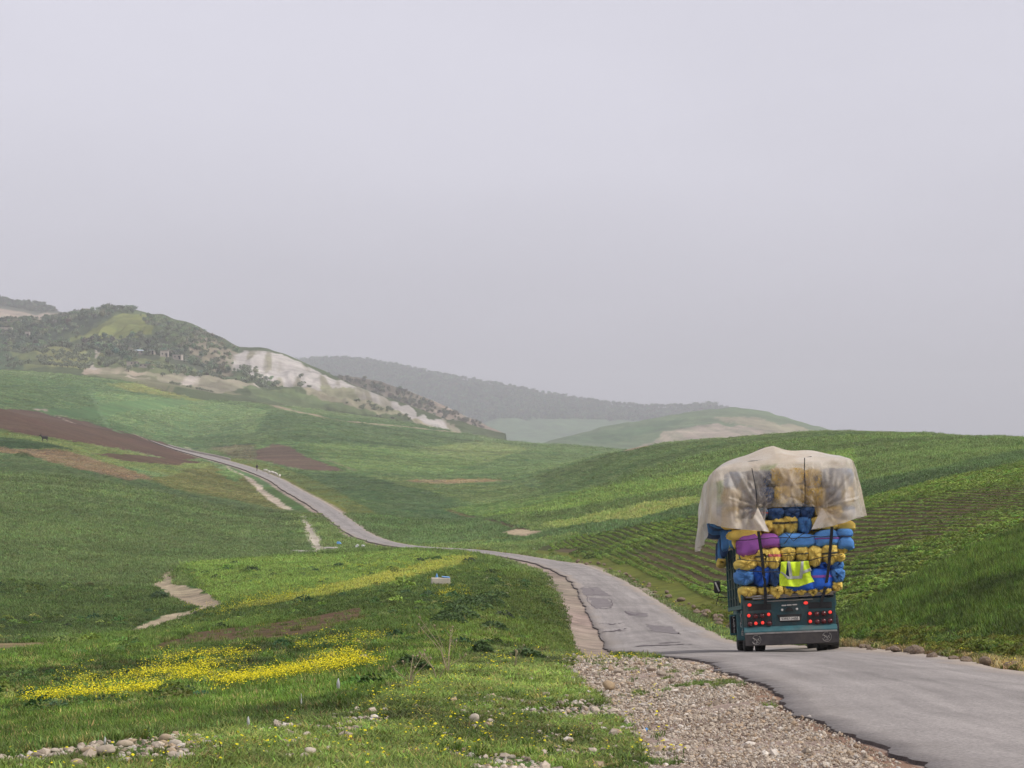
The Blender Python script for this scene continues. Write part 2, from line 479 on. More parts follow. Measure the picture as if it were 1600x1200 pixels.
# fields and soils: outline on the ground, colour of what grows or lies there
W = -400; E = 2300
FIELDS = [
 ('far', [(W,560),(E,560),(E,760),(W,760)], (92,122,74)),
 ('upleft', [(W,575),(0,585),(130,588),(250,600),(400,628),(520,655),(520,690),(300,690),(250,683),(0,640),(W,600)], (84,116,66)),
 ('uplight', [(140,612),(300,625),(420,640),(400,690),(250,680),(160,655)], (102,134,80)),
 ('upyellow', [(160,598),(260,600),(360,618),(320,628),(200,612)], (118,130,66)),
 ('footsand', [(130,583),(160,575),(260,590),(370,615),(300,607),(200,594)], (122,128,86)),
 ('mid', [(250,683),(520,672),(800,690),(1000,697),(840,742),(760,790),(560,830),(400,740)], (82,114,62)),
 ('mid1', [(420,640),(700,665),(760,690),(640,700),(480,690),(400,676)], (78,110,62)),
 ('mid2', [(640,700),(760,690),(830,702),(760,722),(690,716)], (104,128,74)),
 ('mid3', [(480,694),(640,702),(760,724),(700,738),(560,735),(500,715)], (92,122,64)),
 ('midbrown', [(398,704),(425,693),(452,697),(480,715),(545,738),(470,734),(410,722),(383,713)], (108,90,74)),
 ('midhaze', [(330,700),(400,693),(400,722),(365,716)], (98,102,74)),
 ('roadgreen', [(365,720),(400,735),(560,742),(660,765),(760,800),(820,822),(860,832),(740,850),(640,850),(600,843),(520,800),(440,750)], (70,100,56)),
 ('roadgreen2', [(470,770),(560,775),(680,810),(760,835),(690,846),(600,836)], (74,104,56)),
 ('lightmid', [(560,742),(700,758),(830,760),(760,790),(660,766)], (92,118,62)),
 ('tan', [(628,752),(720,748),(800,750),(700,757)], (134,122,92)),
 ('hillR', [(840,742),(1000,697),(1310,672),(1600,680),(E,660),(E,740),(1600,725),(1340,772),(1090,780),(860,800)], (78,106,52)),
 ('stripA', [(690,795),(840,775),(1100,738),(1340,700),(1340,725),(1100,757),(860,800),(760,805)], (90,122,50)),
 ('stripB', [(760,806),(900,795),(1100,764),(1340,735),(1340,748),(1100,778),(880,817)], (76,102,50)),
 ('stripC', [(850,818),(1100,773),(1100,789),(870,831)], (108,134,62)),
 ('stripD', [(862,832),(1100,788),(1340,758),(1600,704),(E,675),(E,690),(1600,718),(1340,778),(1100,808),(900,836),(800,853),(740,853)], (66,96,54)),
 ('leafy', [(1090,806),(1340,777),(1600,720),(E,690),(E,850),(1600,850),(1450,895),(1310,970),(1140,990),(1060,945),(960,895),(880,874),(820,866),(900,838)], (88,92,50)),
 ('bare', [(985,868),(1100,845),(1350,795),(1600,750),(E,720),(E,790),(1600,812),(1350,868),(1200,905),(1130,918),(1060,908)], (96,84,56)),
 ('bankR', [(1310,968),(1450,893),(1600,825),(E,700),(E,1100),(1600,1044),(1320,1008)], (56,86,36)),
 ('vergeR', [(1310,1000),(1600,1032),(E,1080),(E,1110),(1600,1050),(1320,1012)], (128,122,86)),
 ('leftfield', [(W,690),(0,704),(120,720),(260,748),(330,763),(430,790),(470,830),(497,866),(400,874),(270,887),(240,912),(335,945),(190,990),(0,1004),(W,1004)], (78,104,58)),
 ('leftlow', [(W,900),(0,905),(120,915),(250,920),(330,943),(190,988),(0,1000),(W,1000)], (70,98,44)),
 ('plough', [(W,612),(0,639),(60,643),(160,665),(250,690),(312,716),(280,720),(200,705),(100,690),(0,672),(W,650)], (100,78,62)),
 ('strip1', [(W,652),(0,672),(120,692),(240,715),(330,722),(350,745),(300,745),(200,730),(60,703),(0,694),(W,680)], (102,122,62)),
 ('wedge', [(W,660),(0,680),(60,690),(115,703),(0,699),(W,690)], (52,84,42)),
 ('brown2', [(140,707),(240,714),(325,722),(260,728),(185,718)], (98,78,60)),
 ('brown3', [(W,692),(0,699),(100,704),(200,733),(245,749),(200,750),(120,735),(50,714),(0,706)], (118,104,78)),
 ('olive', [(230,748),(330,728),(380,742),(450,797),(380,782),(270,764)], (98,106,52)),
 ('bright', [(335,740),(352,730),(377,744),(372,754)], (86,122,62)),
 ('nearfield', [(440,868),(620,858),(760,868),(850,905),(880,960),(885,1020),(800,1005),(640,1060),(560,1098),(400,1130),(200,1154),(0,1170),(W,1180),(W,1010),(0,1005),(190,990),(335,945),(270,890),(300,880)], (72,102,34)),
 ('nearlight', [(290,880),(480,868),(640,862),(720,872),(600,902),(440,935),(340,945)], (92,124,42)),
 ('flush', [(330,958),(440,932),(600,898),(700,872),(745,872),(690,892),(560,922),(420,947)], (128,146,44)),
 ('soil', [(170,1026),(300,988),(450,968),(568,946),(580,966),(480,996),(330,1006)], (108,88,64)),
 ('soil2', [(450,1040),(560,1020),(620,1000),(600,1015),(500,1040)], (108,94,66)),
 ('sandL', [(W,1003),(0,1003),(75,1002),(85,1010),(0,1020),(W,1022)], (150,132,96)),
 ('embank', [(640,1060),(760,1004),(885,1020),(880,960),(850,905),(800,890),(740,940),(660,1010)], (84,112,38)),
 ('verge', [(W,1185),(0,1172),(200,1156),(400,1132),(560,1100),(640,1062),(760,1006),(900,1022),(930,1032),(960,1090),(1020,1150),(1060,1700),(W,1700)], (90,114,52)),
 ('gravel', [(905,1023),(1110,1030),(1210,1075),(1290,1120),(1350,1150),(1470,1200),(1600,1300),(2300,1700),(1020,1700),(1000,1160),(940,1090),(880,1045)], (176,156,142)),
 ('reddirt', [(1090,1033),(1210,1078),(1290,1125),(1350,1155),(1470,1205),(1400,1200),(1300,1150),(1200,1100),(1130,1060)], (158,128,108)),
 ('sandpatch', [(783,832),(815,823),(853,832),(830,840),(795,839)], (186,168,138)),
 ('sandline', [(690,849),(755,844),(760,848),(700,852)], (180,164,134)),
 ('browndot', [(855,866),(880,857),(905,860),(890,872)], (104,92,66)),
]
FPOLY = [(nme, ground_poly(pl), lin(c, KALB)) for nme, pl, c in FIELDS]
FIX = {nme: i for i, (nme, _, _) in enumerate(FPOLY)}
BASEC = lin((84,110,56), KALB)
def zones(u, l):
    """index of the field each point lies in; outlines are wobbled a little so that no edge is ruler-straight"""
    Y = np.exp(l); X = (u - 800) / F * Y
    wu = u + 5.0 * fbm(X / 3.0, Y / 6.0, 5, 3); wl_ = l + 0.012 * fbm(X / 4.0, Y / 9.0, 9, 3)
    z = np.full(len(u), -1)
    for i, (_, pl, _) in enumerate(FPOLY):
        z[inside(pl, wu, wl_)] = i
    return z
PAL = np.array([c for _, _, c in FPOLY] + [BASEC])
_lum = PAL @ np.array([.3, .6, .1])
PAL = PAL * (np.clip(_lum, .04, .2) / .10)[:, None] ** .08

# pale eroded gullies and tracks that scar the grass
def seg_dist(u, v, line):
    d = np.full(len(u), 1e9); 
    for a, b in zip(line[:-1], line[1:]):
        ax, ay = a[:2]; bx, by = b[:2]
        t = np.clip(((u-ax)*(bx-ax) + (v-ay)*(by-ay)) / max((bx-ax)**2 + (by-ay)**2, 1e-9), 0, 1)
        d = np.minimum(d, np.hypot(u - ax - t*(bx-ax), v - ay - t*(by-ay)))
    return d
def world_line(line, step=4):
    return [at(u, v) for u, v in densify(line, step, False)]

# --- ground sheet
ucols = np.concatenate([np.arange(U_LO + 20, -60, 24), np.arange(-60, 1660, 3.4), np.arange(1660, U_HI - 20, 24)])
lrows = np.concatenate([np.linspace(math.log(5.0), math.log(1300), 860), np.linspace(math.log(1320), math.log(7200), 40)])
gu, gl = np.meshgrid(ucols, lrows, indexing='xy')
gu, gl = gu.ravel(), gl.ravel()
gY = np.exp(gl); gX = (gu - 800) / F * gY
gZ = height_ul(gu, gl)
gz_zone = zones(gu, gl)
NAMES = [n_ for n_, _, _ in FPOLY]
rough_amp = np.where(gY < 60, 0.05, np.minimum(0.05 + (gY - 60) * 0.0022, 0.6))
SMOOTH_Z = np.isin(gz_zone, [FIX['gravel'], FIX['reddirt']])
relief = fbm(gX / 1.2, gY / 1.2, 3, 3) * np.clip(1 - gY / 120, 0, 1) * 0.07 + fbm(gX / 14.0, gY / 22.0, 21, 4) * rough_amp
relief = np.where(SMOOTH_Z, relief * 0.35, relief)
GC = PAL[gz_zone].copy()
# ------------------------------------------------------------------ road course (x of the edges against distance y)
RY = [5, 14, 24.9, 31.7, 38.4, 43, 51, 60, 72, 88, 108, 138, 165, 190, 215, 232, 250, 268, 310, 360, 415, 480, 530, 570, 600, 625, 645, 700, 760]
RX = [7.9, 8.0, 8.1, 8.2, 8.3, 8.4, 8.65, 8.7, 8.35, 8.25, 8.0, 7.1, 5.3, 1.8, -2.8, -7.5, -12.6, -17.0, -24.4, -33, -43.4, -56.2, -68.5, -81, -91.5, -103, -114, -142, -175]
LY_ = [5, 14.4, 18, 24.9, 31.7, 38.4, 45, 51, 60, 74, 95, 115, 140, 167, 190, 215, 232, 250, 268, 310, 360, 415, 480, 530, 570, 600, 625, 645, 700, 760]
LX_ = [2.7, 3.02, 3.1, 3.2, 3.5, 3.72, 3.6, 3.5, 3.4, 3.46, 3.8, 3.7, 3.2, 1.5, -1.7, -6.6, -11.2, -16.4, -20.9, -28.4, -37.2, -47.8, -60.6, -74, -88, -99.5, -111, -121, -149, -183]
def cub(xs, ys):
    xs = np.log(np.array(xs, float)); ys = np.array(ys, float)
    def f(q):
        q = np.log(np.asarray(q, float))
        # monotone-ish cubic through the survey (Catmull-Rom on uneven knots)
        i = np.clip(np.searchsorted(xs, q) - 1, 0, len(xs) - 2)
        m = np.gradient(ys, xs)
        h = xs[i+1] - xs[i]; t = np.clip((q - xs[i]) / h, 0, 1)
        return ((2*t**3 - 3*t**2 + 1)*ys[i] + (t**3 - 2*t**2 + t)*h*m[i] + (-2*t**3 + 3*t**2)*ys[i+1] + (t**3 - t**2)*h*m[i+1])
    return f
road_r = cub(RY, RX); road_l = cub(LY_, LX_)
def jag(y, s=0):      # broken asphalt edge
    y = np.asarray(y, float)
    return (0.30 * vnoise(y / 4.1, y * 0 + 3.3, 31 + s) + 0.10 * vnoise(y / 1.3, y * 0 + 3.3, 35 + s) + 0.10 * vnoise(y / 0.31, y * 0 + 8.3, 37 + s) + 0.10 * vnoise(y / 0.5, y * 0 + 1.3, 41 + s) + 0.05 * vnoise(y / 0.17, y * 0 + 1.3, 43 + s)) * np.clip(y / 14, 0.7, 1.3)

rr_, rl_ = road_r(gY), road_l(gY)
in_course = (gX > rl_ - 2.2) & (gX < rr_ + 1.0) & (gY < 780)
edge_fade = np.clip(np.minimum(gX - (rl_ - 3.2), rr_ + 2.0 - gX), 0, 1)
relief = np.where(gY < 780, relief * (1 - edge_fade * 0.9), relief)
relief = relief * (1 - .85 * np.exp(-((gu - 300) / 90) ** 2 - ((gY - 600) / 110) ** 2))
on_road = (gX > rl_ + 0.8) & (gX < rr_ - 0.8) & (gY < 780)
gZ = gZ - GOFF + relief - np.where(on_road, 0.10 + 0.0006 * gY, 0.0)
shoulder = in_course & (gX < rl_ + 0.5) & (gY > 60) & (gX > rl_ - (1.45 - np.clip((gY - 150) / 80, 0, 1) * 0.5))
GC[shoulder] = lin((170, 154, 138), KALB)
rsh = (gX > rr_ - 0.6) & (gX < rr_ + 0.35) & (gY < 780) & (gY > 30)
GC[rsh] = lin((176, 162, 142), KALB)
yv = (gX > rr_ + 0.35) & (gX < rr_ + 1.5 + 0.012 * gY) & (gY > 60) & (gY < 600)
GC[yv] = lin((112, 118, 48), KALB)

SCARS = []
def paint_line(line, wpx, c, soft=0.0):
    global GC
    gl_line = np.array([(u, cast_l(u, v)) for u, v in densify([p[:2] for p in line], 5, False)])
    ws = np.interp(np.linspace(0, 1, len(gl_line)), np.linspace(0, 1, len(wpx)), wpx)
    ex = np.exp(gl_line[:, 1]); wx = (gl_line[:, 0] - 800) / F * ex
    SCARS.append((wx, ex, ws))
    lo, hi = wx.min() - 6, wx.max() + 6
    m = (gX > lo) & (gX < hi) & (gY > ex.min() - 8) & (gY < ex.max() + 8)
    idx = np.nonzero(m)[0]
    if len(idx) == 0: return None
    px, py = gX[idx], gY[idx]
    d = np.full(len(idx), 1e9); ww = np.zeros(len(idx))
    for k in range(len(wx) - 1):
        ax, ay, bx, by = wx[k], ex[k], wx[k+1], ex[k+1]
        t = np.clip(((px-ax)*(bx-ax) + (py-ay)*(by-ay)) / max((bx-ax)**2 + (by-ay)**2, 1e-9), 0, 1)
        dd = np.hypot(px - ax - t*(bx-ax), py - ay - t*(by-ay))
        q = dd < d; d[q] = dd[q]; ww[q] = ws[k]
    n_ = fbm(px / 1.5, py / 3.0, 77, 3)
    hit = d < ww * (1 + 0.5 * n_)
    GC[idx[hit]] = np.array(lin(c, KALB)) * (1 + 0.25 * n_[hit, None])
    return idx[hit], d[hit], ww[hit]
# stream bed at the valley bottom, gully beside the far road, field tracks
for ln, wp, c, deep in [
    ([(268,889),(258,900),(262,908),(250,914),(275,918),(300,930),(312,937),(333,943),(318,950),(285,957),(250,970),(215,984),(190,990)], [0.4,0.7,1.1,0.9,0.6,1.1,0.9,0.65,0.6,0.45], (178,162,136), 0.15),
    ([(470,803),(478,818),(490,840),(499,862)], [0.4,0.75,0.95,0.6], (200,190,170), 0.2),
    ([(352,728),(375,740),(400,757),(425,778),(452,795)], [0.5,0.6,0.9,1.1,0.6], (190,176,156), 0.15),
    ([(288,697),(315,710),(335,721)], [0.7,0.8], (188,176,158), 0.0),
    ([(0,885),(60,893),(120,905),(190,912),(250,916)], [0.25,0.3], (140,140,96), 0.0),
    ([(400,626),(450,640),(520,655),(600,664),(700,674),(800,684),(870,690),(940,694),(1000,699)], [3.2,2.6,2.6], (168,152,124), 0.0),
    ([(300,701),(400,694),(480,695),(560,700),(640,706),(800,712)], [1.0,1.0], (58,82,46), 0.0),
    ([(500,716),(560,736),(640,746),(700,757)], [.5,.4], (140,134,96), 0.0),
    ([(140,612),(155,640),(170,668),(190,676)], [.9,.7], (112,140,92), 0.0),
    ([(0,604),(130,606),(300,622),(420,640)], [.8,.8], (64,92,52), 0.0),
    ([(820,826),(780,815),(740,805),(700,795)], [0.6,0.5], (112,96,66), 0.3),
]:
    h = paint_line(ln, wp, c)
    if h is not None and deep: gZ[h[0]] -= deep * np.clip(1 - h[1] / np.maximum(h[2] * 1.2, 1e-3), 0, 1)

def scarred(X, Y, grow=1.0):
    out = np.zeros(len(X), bool)
    for wx, ex, ws in SCARS:
        m = np.nonzero((X > wx.min() - 6) & (X < wx.max() + 6) & (Y > ex.min() - 8) & (Y < ex.max() + 8))[0]
        if len(m) == 0: continue
        px, py = X[m], Y[m]; hit = np.zeros(len(m), bool)
        for k in range(len(wx) - 1):
            ax, ay, bx, by = wx[k], ex[k], wx[k+1], ex[k+1]
            t = np.clip(((px-ax)*(bx-ax) + (py-ay)*(by-ay)) / max((bx-ax)**2 + (by-ay)**2, 1e-9), 0, 1)
            hit |= np.hypot(px - ax - t*(bx-ax), py - ay - t*(by-ay)) < ws[k] * grow
        out[m] |= hit
    return out
def fieldmod(X, Y):
    # uneven growth drawn out along the contour and the drilling direction
    f = np.clip((Y - 120) / 200, 0, 1)
    return 1 + f * (.30 * fbm(X / 70.0, Y / 7.0, 131, 4) + .25 * fbm(X / 160.0 + Y / 90.0, Y / 45.0, 133, 3))
GC = GC * fieldmod(gX, gY)[:, None]
M_GROUND = ground_mat('field_ground')
me = np_mesh('ground', np.stack([gX, gY, gZ], -1), grid_faces(len(lrows), len(ucols)))
col_attr(me, 'col', GC)
ground = mesh_obj('ground', me, M_GROUND)
tag(ground, 'rolling green fields with brown ploughed patches across the valley', 'ground', kind='structure')

# ------------------------------------------------------------------ hills behind
M_HILL = ground_mat('hill_ground', scales=(0.05, 0.012, 0.003), amp=(0.28, 0.22, 0.12), streak=0.05, bump=0.5, bdist=2.0, grain=0.15)
def interp_line(L, u):
    L = sorted(L); return np.interp(u, [p[0] for p in L], [p[1] for p in L])
HILLS = {}
def hill(name, ridge, foot, y_ridge, y_foot, base, patches, label, rough=1.0, back=700, n=170, m=70):
    """front slope between a foot line and a ridge line, plus a back slope down to the plain"""
    us = np.linspace(min(p[0] for p in ridge), max(p[0] for p in ridge), n)
    vr = interp_line(ridge, us); vf = interp_line(foot, us)
    yr = interp_line(y_ridge, us); yf = interp_line(y_foot, us)
    V, C = [], []
    uvg = []
    for j in range(m):
        t = j / (m - 1.0)
        v = vf + (vr - vf) * t
        Y = yf + (yr - yf) * (t ** 1.15)
        X = (us - 800) / F * Y
        Z = -(v - VH) / F * Y
        nz = fbm(X / 90.0, Y / 90.0, 61, 4) * 9.0 * rough * math.sin(math.pi * min(t, 1)) 
        gul = -np.abs(fbm(X / 26.0, Y / 160.0, 63, 3)) * 7.0 * rough * math.sin(math.pi * t)
        gul = gul - np.abs(fbm(X / 9.0 + Y / 70.0, Y / 120.0, 67, 3)) * 3.0 * rough * math.sin(math.pi * t)
        Z = Z + nz + gul + (vnoise(X / 12.0, X * 0, 5) * 2.0 if t > 0.9 else 0)
        V.append(np.stack([X, Y, Z], -1)); uvg.append(np.stack([us, v], -1))
    top = V[-1]
    for k in range(1, 6):
        q = k / 5.0
        V.append(np.stack([top[:, 0] * (1 + 0.02 * q), top[:, 1] + back * q, top[:, 2] * (1 - q * q) - 21 * q * q], -1))
        uvg.append(uvg[m - 1])
    first = V[0].copy(); first[:, 2] -= 14; first[:, 1] -= 40
    V.insert(0, first); uvg.insert(0, uvg[0])
    V = np.concatenate(V); uvg = np.concatenate(uvg)
    u, v = uvg[:, 0], uvg[:, 1]
    wu = u + 9 * fbm(u / 14, v / 8, 4, 3); wv = v + 4 * fbm(u / 16, v / 6, 8, 3)
    C = np.tile(np.array(lin(base, KALB)), (len(V), 1))
    for pl, c in patches:
        C[inside(np.array(densify(pl, 10)), wu, wv)] = lin(c, KALB)
    lum = C.sum(1)
    wx_, wy_ = V[:, 0], V[:, 1]
    g1 = fbm(wx_ / 16.0 + wy_ / 90.0, wy_ / 220.0, 64, 4); g2 = fbm(wx_ / 40.0, wy_ / 60.0, 66, 4)
    g3 = fbm(wx_ / 6.0 + wy_ / 60.0, wy_ / 140.0, 69, 3)
    k_ = np.clip((g1 * 1.3 + .5 * g2 + 1.1 * g3) * 2.6 + .05, 0, .9)[:, None] * (lum > .9 * KALB)[:, None]
    C = C * (1 - k_) + np.array(lin((150, 144, 118), KALB)) * k_
    C = C * (1 + .35 * fbm(wx_ / 25.0, wy_ / 25.0, 68, 4))[:, None]
    me = np_mesh(name, V, grid_faces(m + 6, n))
    col_attr(me, 'col', C)
    o = mesh_obj(name, me, M_HILL)
    tag(o, label, 'hill', kind='structure')
    HILLS[name + label[:6]] = (us, vr, vf, yr, yf)
    def surf(u_, v_, dz=0.0):
        a = np.interp(u_, us, vr); b = np.interp(u_, us, vf); v_ = max(v_, a)
        t = min(max((b - v_) / max(b - a, 1e-6), 0), 1)
        y1 = np.interp(u_, us, yf); y2 = np.interp(u_, us, yr)
        Y = y1 + (y2 - y1) * t ** 1.15; X = (u_ - 800) / F * Y
        Z = -(v_ - VH) / F * Y
        nz = float(fbm(np.array([X / 90.0]), np.array([Y / 90.0]), 61, 4)[0]) * 9.0 * rough * math.sin(math.pi * t)
        gl2 = -abs(float(fbm(np.array([X / 26.0]), np.array([Y / 160.0]), 63, 3)[0])) * 7.0 * rough * math.sin(math.pi * t)
        gl2 -= abs(float(fbm(np.array([X / 9.0 + Y / 70.0]), np.array([Y / 120.0]), 67, 3)[0])) * 3.0 * rough * math.sin(math.pi * t)
        return Vector((X, Y, Z + nz + gl2 + dz))
    return surf

surf_far = hill('hill', [(380,575),(440,566),(480,562),(540,560),(600,569),(700,589),(800,606),(900,625),(960,634),(1010,637),(1060,637),(1110,633),(1150,636),(1200,648),(1240,662),(1290,700)],
     [(380,690),(700,690),(860,695),(1290,705)], [(380,5000),(900,4900),(1290,4700)], [(380,3900),(900,3800),(1290,3700)],
     (70,84,62), [([(760,640),(900,650),(1000,655),(1000,700),(760,700)], (104,128,90)), ([(600,640),(760,655),(760,690),(600,690)], (84,100,72))],
     'long dark wooded ridge fading into haze behind the valley', 1.2, 1500)
surf_pale = hill('hill', [(840,694),(880,683),(940,668),(1000,657),(1060,647),(1110,640),(1150,636),(1200,644),(1260,661),(1310,676),(1360,692)],
     [(840,700),(1360,706)], [(840,2300),(1150,2700),(1360,2700)], [(840,2000),(1360,2000)],
     (106,126,84), [([(990,700),(1060,668),(1120,664),(1180,668),(1240,680),(1130,684),(1050,690)], (176,160,140)),
                    ([(1110,655),(1160,650),(1290,678),(1240,680)], (158,150,118)), ([(880,684),(1000,662),(1080,652),(1040,668),(960,690)], (86,112,70))],
     'pale green hill with bare tan slopes right of the wooded ridge', 0.7, 900, 130, 40)
surf_farleft = hill('hill', [(-300,440),(-100,452),(0,467),(40,472),(70,479),(92,487),(118,492),(160,510),(220,560)], [(-300,560),(220,570)],
     [(-300,2900),(220,2900)], [(-300,2300),(220,2300)], (96,100,78), [([(-40,478),(60,490),(120,489),(110,496),(60,503),(0,500)], (182,162,142)), ([(-40,500),(40,500),(60,512),(-40,520)], (132,134,96))],
     'tree-covered hill with bare earth terraces at the far left', 1.0, 900, 90, 40)
surf_wood = hill('hill', [(500,585),(560,590),(600,597),(640,611),(680,628),(720,646),(760,665),(790,678)], [(500,680),(790,684)],
     [(500,2150),(790,2050)], [(500,1850),(790,1900)], (150,134,116), [([(500,560),(600,590),(700,640),(640,640),(500,610)], (120,110,92))],
     'scrubby brown spur dotted with dark trees behind the chalk slope', 0.8, 500, 100, 36)
surf_chalk = hill('hill', [(-300,500),(-100,498),(0,503),(60,500),(100,494),(130,490),(160,483),(180,481),(212,483),(260,494),(300,507),(340,525),(375,541),(420,545),(450,556),(500,577),(540,594),(580,612),(640,634),(700,655),(750,668),(790,678)],
     [(-300,580),(0,586),(130,586),(250,600),(370,621),(480,645),(600,664),(700,674),(790,686)],
     [(-300,1700),(180,1750),(420,1600),(600,1450),(790,1350)], [(-300,1130),(130,1130),(370,1160),(600,1180),(790,1200)],
     (92,104,70), [
      ([(100,520),(130,510),(190,487),(222,489),(238,522),(150,524)], (132,138,74)),
      ([(0,506),(60,503),(160,485),(180,490),(100,515),(40,530),(0,530)], (72,84,62)),
      ([(130,522),(240,524),(330,550),(360,560),(340,580),(200,562),(140,545)], (86,92,72)),
      ([(300,520),(340,530),(370,548),(360,575),(310,560),(290,540)], (148,138,116)),
      ([(355,555),(380,546),(420,548),(450,557),(500,580),(560,606),(640,637),(740,668),(700,668),(600,650),(540,625),(470,600),(430,588),(380,575)], (196,189,180)),
      ([(470,595),(560,625),(640,652),(700,664),(640,660),(540,645),(480,625)], (166,158,130)),
      ([(500,600),(545,608),(600,640),(560,636)], (150,148,116)), ([(560,630),(610,645),(640,657),(590,652)], (150,148,116)),
      ([(130,586),(140,570),(200,576),(300,590),(380,615),(300,606),(200,596)], (130,130,98)), ([(128,584),(138,573),(200,577),(255,584),(250,588),(200,584),(150,585)], (182,166,146)), ([(198,586),(235,589),(236,592),(200,589)], (206,192,172)),
      ([(245,590),(280,572),(320,572),(380,592),(405,604),(370,606),(345,612),(300,602)], (196,185,172)),
      ([(143,576),(146,555),(150,545),(156,550),(155,565),(165,572),(150,580)], (196,185,172)),
      ([(0,528),(130,540),(140,575),(0,580)], (116,124,82)), ([(-300,520),(0,525),(40,580),(-300,580)], (90,108,78)),
      ([(45,535),(135,545),(140,575),(70,575)], (146,148,96)),
      ([(140,555),(250,560),(330,575),(240,585),(150,570)], (112,120,82)),
      ([(380,600),(480,625),(600,655),(480,640),(400,620)], (112,126,84)),
     ], 'chalky white hillside with olive groves and a grassy summit', 1.5, 600, 420, 150)

# ------------------------------------------------------------------ road surface
def asphalt_mat():
    m, n, l, b = nt('asphalt')
    ge = n.new('ShaderNodeNewGeometry')
    at_ = n.new('ShaderNodeAttribute'); at_.attribute_name = 'rd'         # x across 0..1, y metres along
    sp = n.new('ShaderNodeSeparateXYZ'); l.new(at_.outputs['Vector'], sp.inputs[0])
    mp = n.new('ShaderNodeMapping'); mp.inputs['Scale'].default_value = (14.0, 0.12, 1)
    l.new(at_.outputs['Vector'], mp.inputs['Vector'])
    st = sock(n, l, 'ShaderNodeTexNoise', Scale=1.0, Detail=5.0, Roughness=0.6); l.new(mp.outputs[0], st.inputs['Vector'])
    big = sock(n, l, 'ShaderNodeTexNoise', Scale=0.35, Detail=6.0, Roughness=0.65); l.new(ge.outputs['Position'], big.inputs['Vector'])
    fine = sock(n, l, 'ShaderNodeTexNoise', Scale=28.0, Detail=3.0, Roughness=0.8); l.new(ge.outputs['Position'], fine.inputs['Vector'])
    def mr(s, a, b_, f0=0.3, f1=0.7):
        r = sock(n, l, 'ShaderNodeMapRange', **{'From Min': f0, 'From Max': f1, 'To Min': a, 'To Max': b_}); l.new(s, r.inputs['Value']); return r.outputs[0]
    def mul(a, b_):
        x = n.new('ShaderNodeMath'); x.operation = 'MULTIPLY'; l.new(a, x.inputs[0]); l.new(b_, x.inputs[1]); return x.outputs[0]
    f = mul(mul(mr(st.outputs['Fac'], 0.80, 1.18), mr(big.outputs['Fac'], 0.80, 1.18)), mr(fine.outputs['Fac'], 0.62, 1.38))
    wb = n.new('ShaderNodeMath'); wb.operation = 'MULTIPLY'; l.new(sp.outputs[0], wb.inputs[0]); wb.inputs[1].default_value = 12.57
    wc = n.new('ShaderNodeMath'); wc.operation = 'COSINE'; l.new(wb.outputs[0], wc.inputs[0])
    f = mul(f, mr(wc.outputs[0], 1.09, 0.93, -1.0, 1.0))
    base = n.new('ShaderNodeVectorMath'); base.operation = 'SCALE'; base.inputs[0].default_value = lin((160, 153, 147), KALB)
    l.new(f, base.inputs['Scale'])
    # dust washed in from both edges
    ed = n.new('ShaderNodeMath'); ed.operation = 'PINGPONG'; ed.inputs[1].default_value = 0.5; l.new(sp.outputs[0], ed.inputs[0])
    e2 = n.new('ShaderNodeMath'); e2.operation = 'ADD'; l.new(ed.outputs[0], e2.inputs[0])
    l.new(mr(big.outputs['Fac'], -0.10, 0.10), e2.inputs[1])
    dm = mul(mr(e2.outputs[0], 0.9, 0.0, 0.02, 0.16), sp.outputs[2])
    mx = n.new('ShaderNodeMix'); mx.data_type = 'RGBA'
    l.new(dm, mx.inputs[0]); l.new(base.outputs[0], mx.inputs[6]); mx.inputs[7].default_value = (*lin((186, 170, 152), KALB), 1)
    l.new(mx.outputs[2], b.inputs['Base Color'])
    b.inputs['Roughness'].default_value = 0.85; b.inputs['Specular IOR Level'].default_value = 0.3
    bu = sock(n, l, 'ShaderNodeBump', Strength=0.5, Distance=0.012); l.new(fine.outputs['Fac'], bu.inputs['Height']); l.new(bu.outputs[0], b.inputs['Normal'])
    return m
M_ASPH = asphalt_mat()
ys = np.exp(np.linspace(math.log(5.2), math.log(637), 1500))
xl = road_l(ys) + jag(ys); xr = road_r(ys) - 0.4 * np.clip(ys / 200, 0.3, 1) + 0.5 * jag(ys, 5)
NCR = 15
cols_ = []
for k in range(NCR):
    t = k / (NCR - 1.0); x = xl + (xr - xl) * t
    camber = 0.05 * (1 - (2 * t - 1) ** 2)
    z = height(x, ys) - 0.012 + camber + 0.0004 * ys + 0.006 * fbm(x / 1.3, ys / 2.5, 71, 3) * np.clip(ys / 40, 0.3, 1)
    cols_.append(np.stack([x, ys, z], -1))
# broken edge: a vertical lip down into the shoulder on both sides
lip_l = cols_[0].copy(); lip_l[:, 2] -= 0.17 + 0.0009 * ys; lip_l[:, 0] -= 0.015
lip_r = cols_[-1].copy(); lip_r[:, 2] -= 0.17 + 0.0009 * ys; lip_r[:, 0] += 0.015
V = np.stack([lip_l] + cols_ + [lip_r], 1).reshape(-1, 3)
me = np_mesh('road', V, grid_faces(len(ys), NCR + 2))
tt = np.tile(np.array([0.0] + [k / (NCR - 1.0) for k in range(NCR)] + [1.0]), len(ys))
a_ = me.attributes.new('rd', 'FLOAT_VECTOR', 'POINT')
a_.data.foreach_set('vector', np.stack([tt, np.repeat(ys, NCR + 2), np.where(tt < .5, 0.10 + 0.75 * np.clip((np.repeat(ys, NCR + 2) - 60) / 60, 0, 1), 0.85)], -1).astype(np.float32).ravel())
M_LIP = simple('broken_asphalt_edge', lin((74, 64, 60)), .9, var=.4, scale=3, bump=.6, bscale=20)
me.materials.append(M_ASPH); me.materials.append(M_LIP)
mi_ = np.zeros((len(ys) - 1, NCR + 1), np.int32); mi_[:, 0] = 1; mi_[:, -1] = 1
me.polygons.foreach_set('material_index', mi_.ravel())
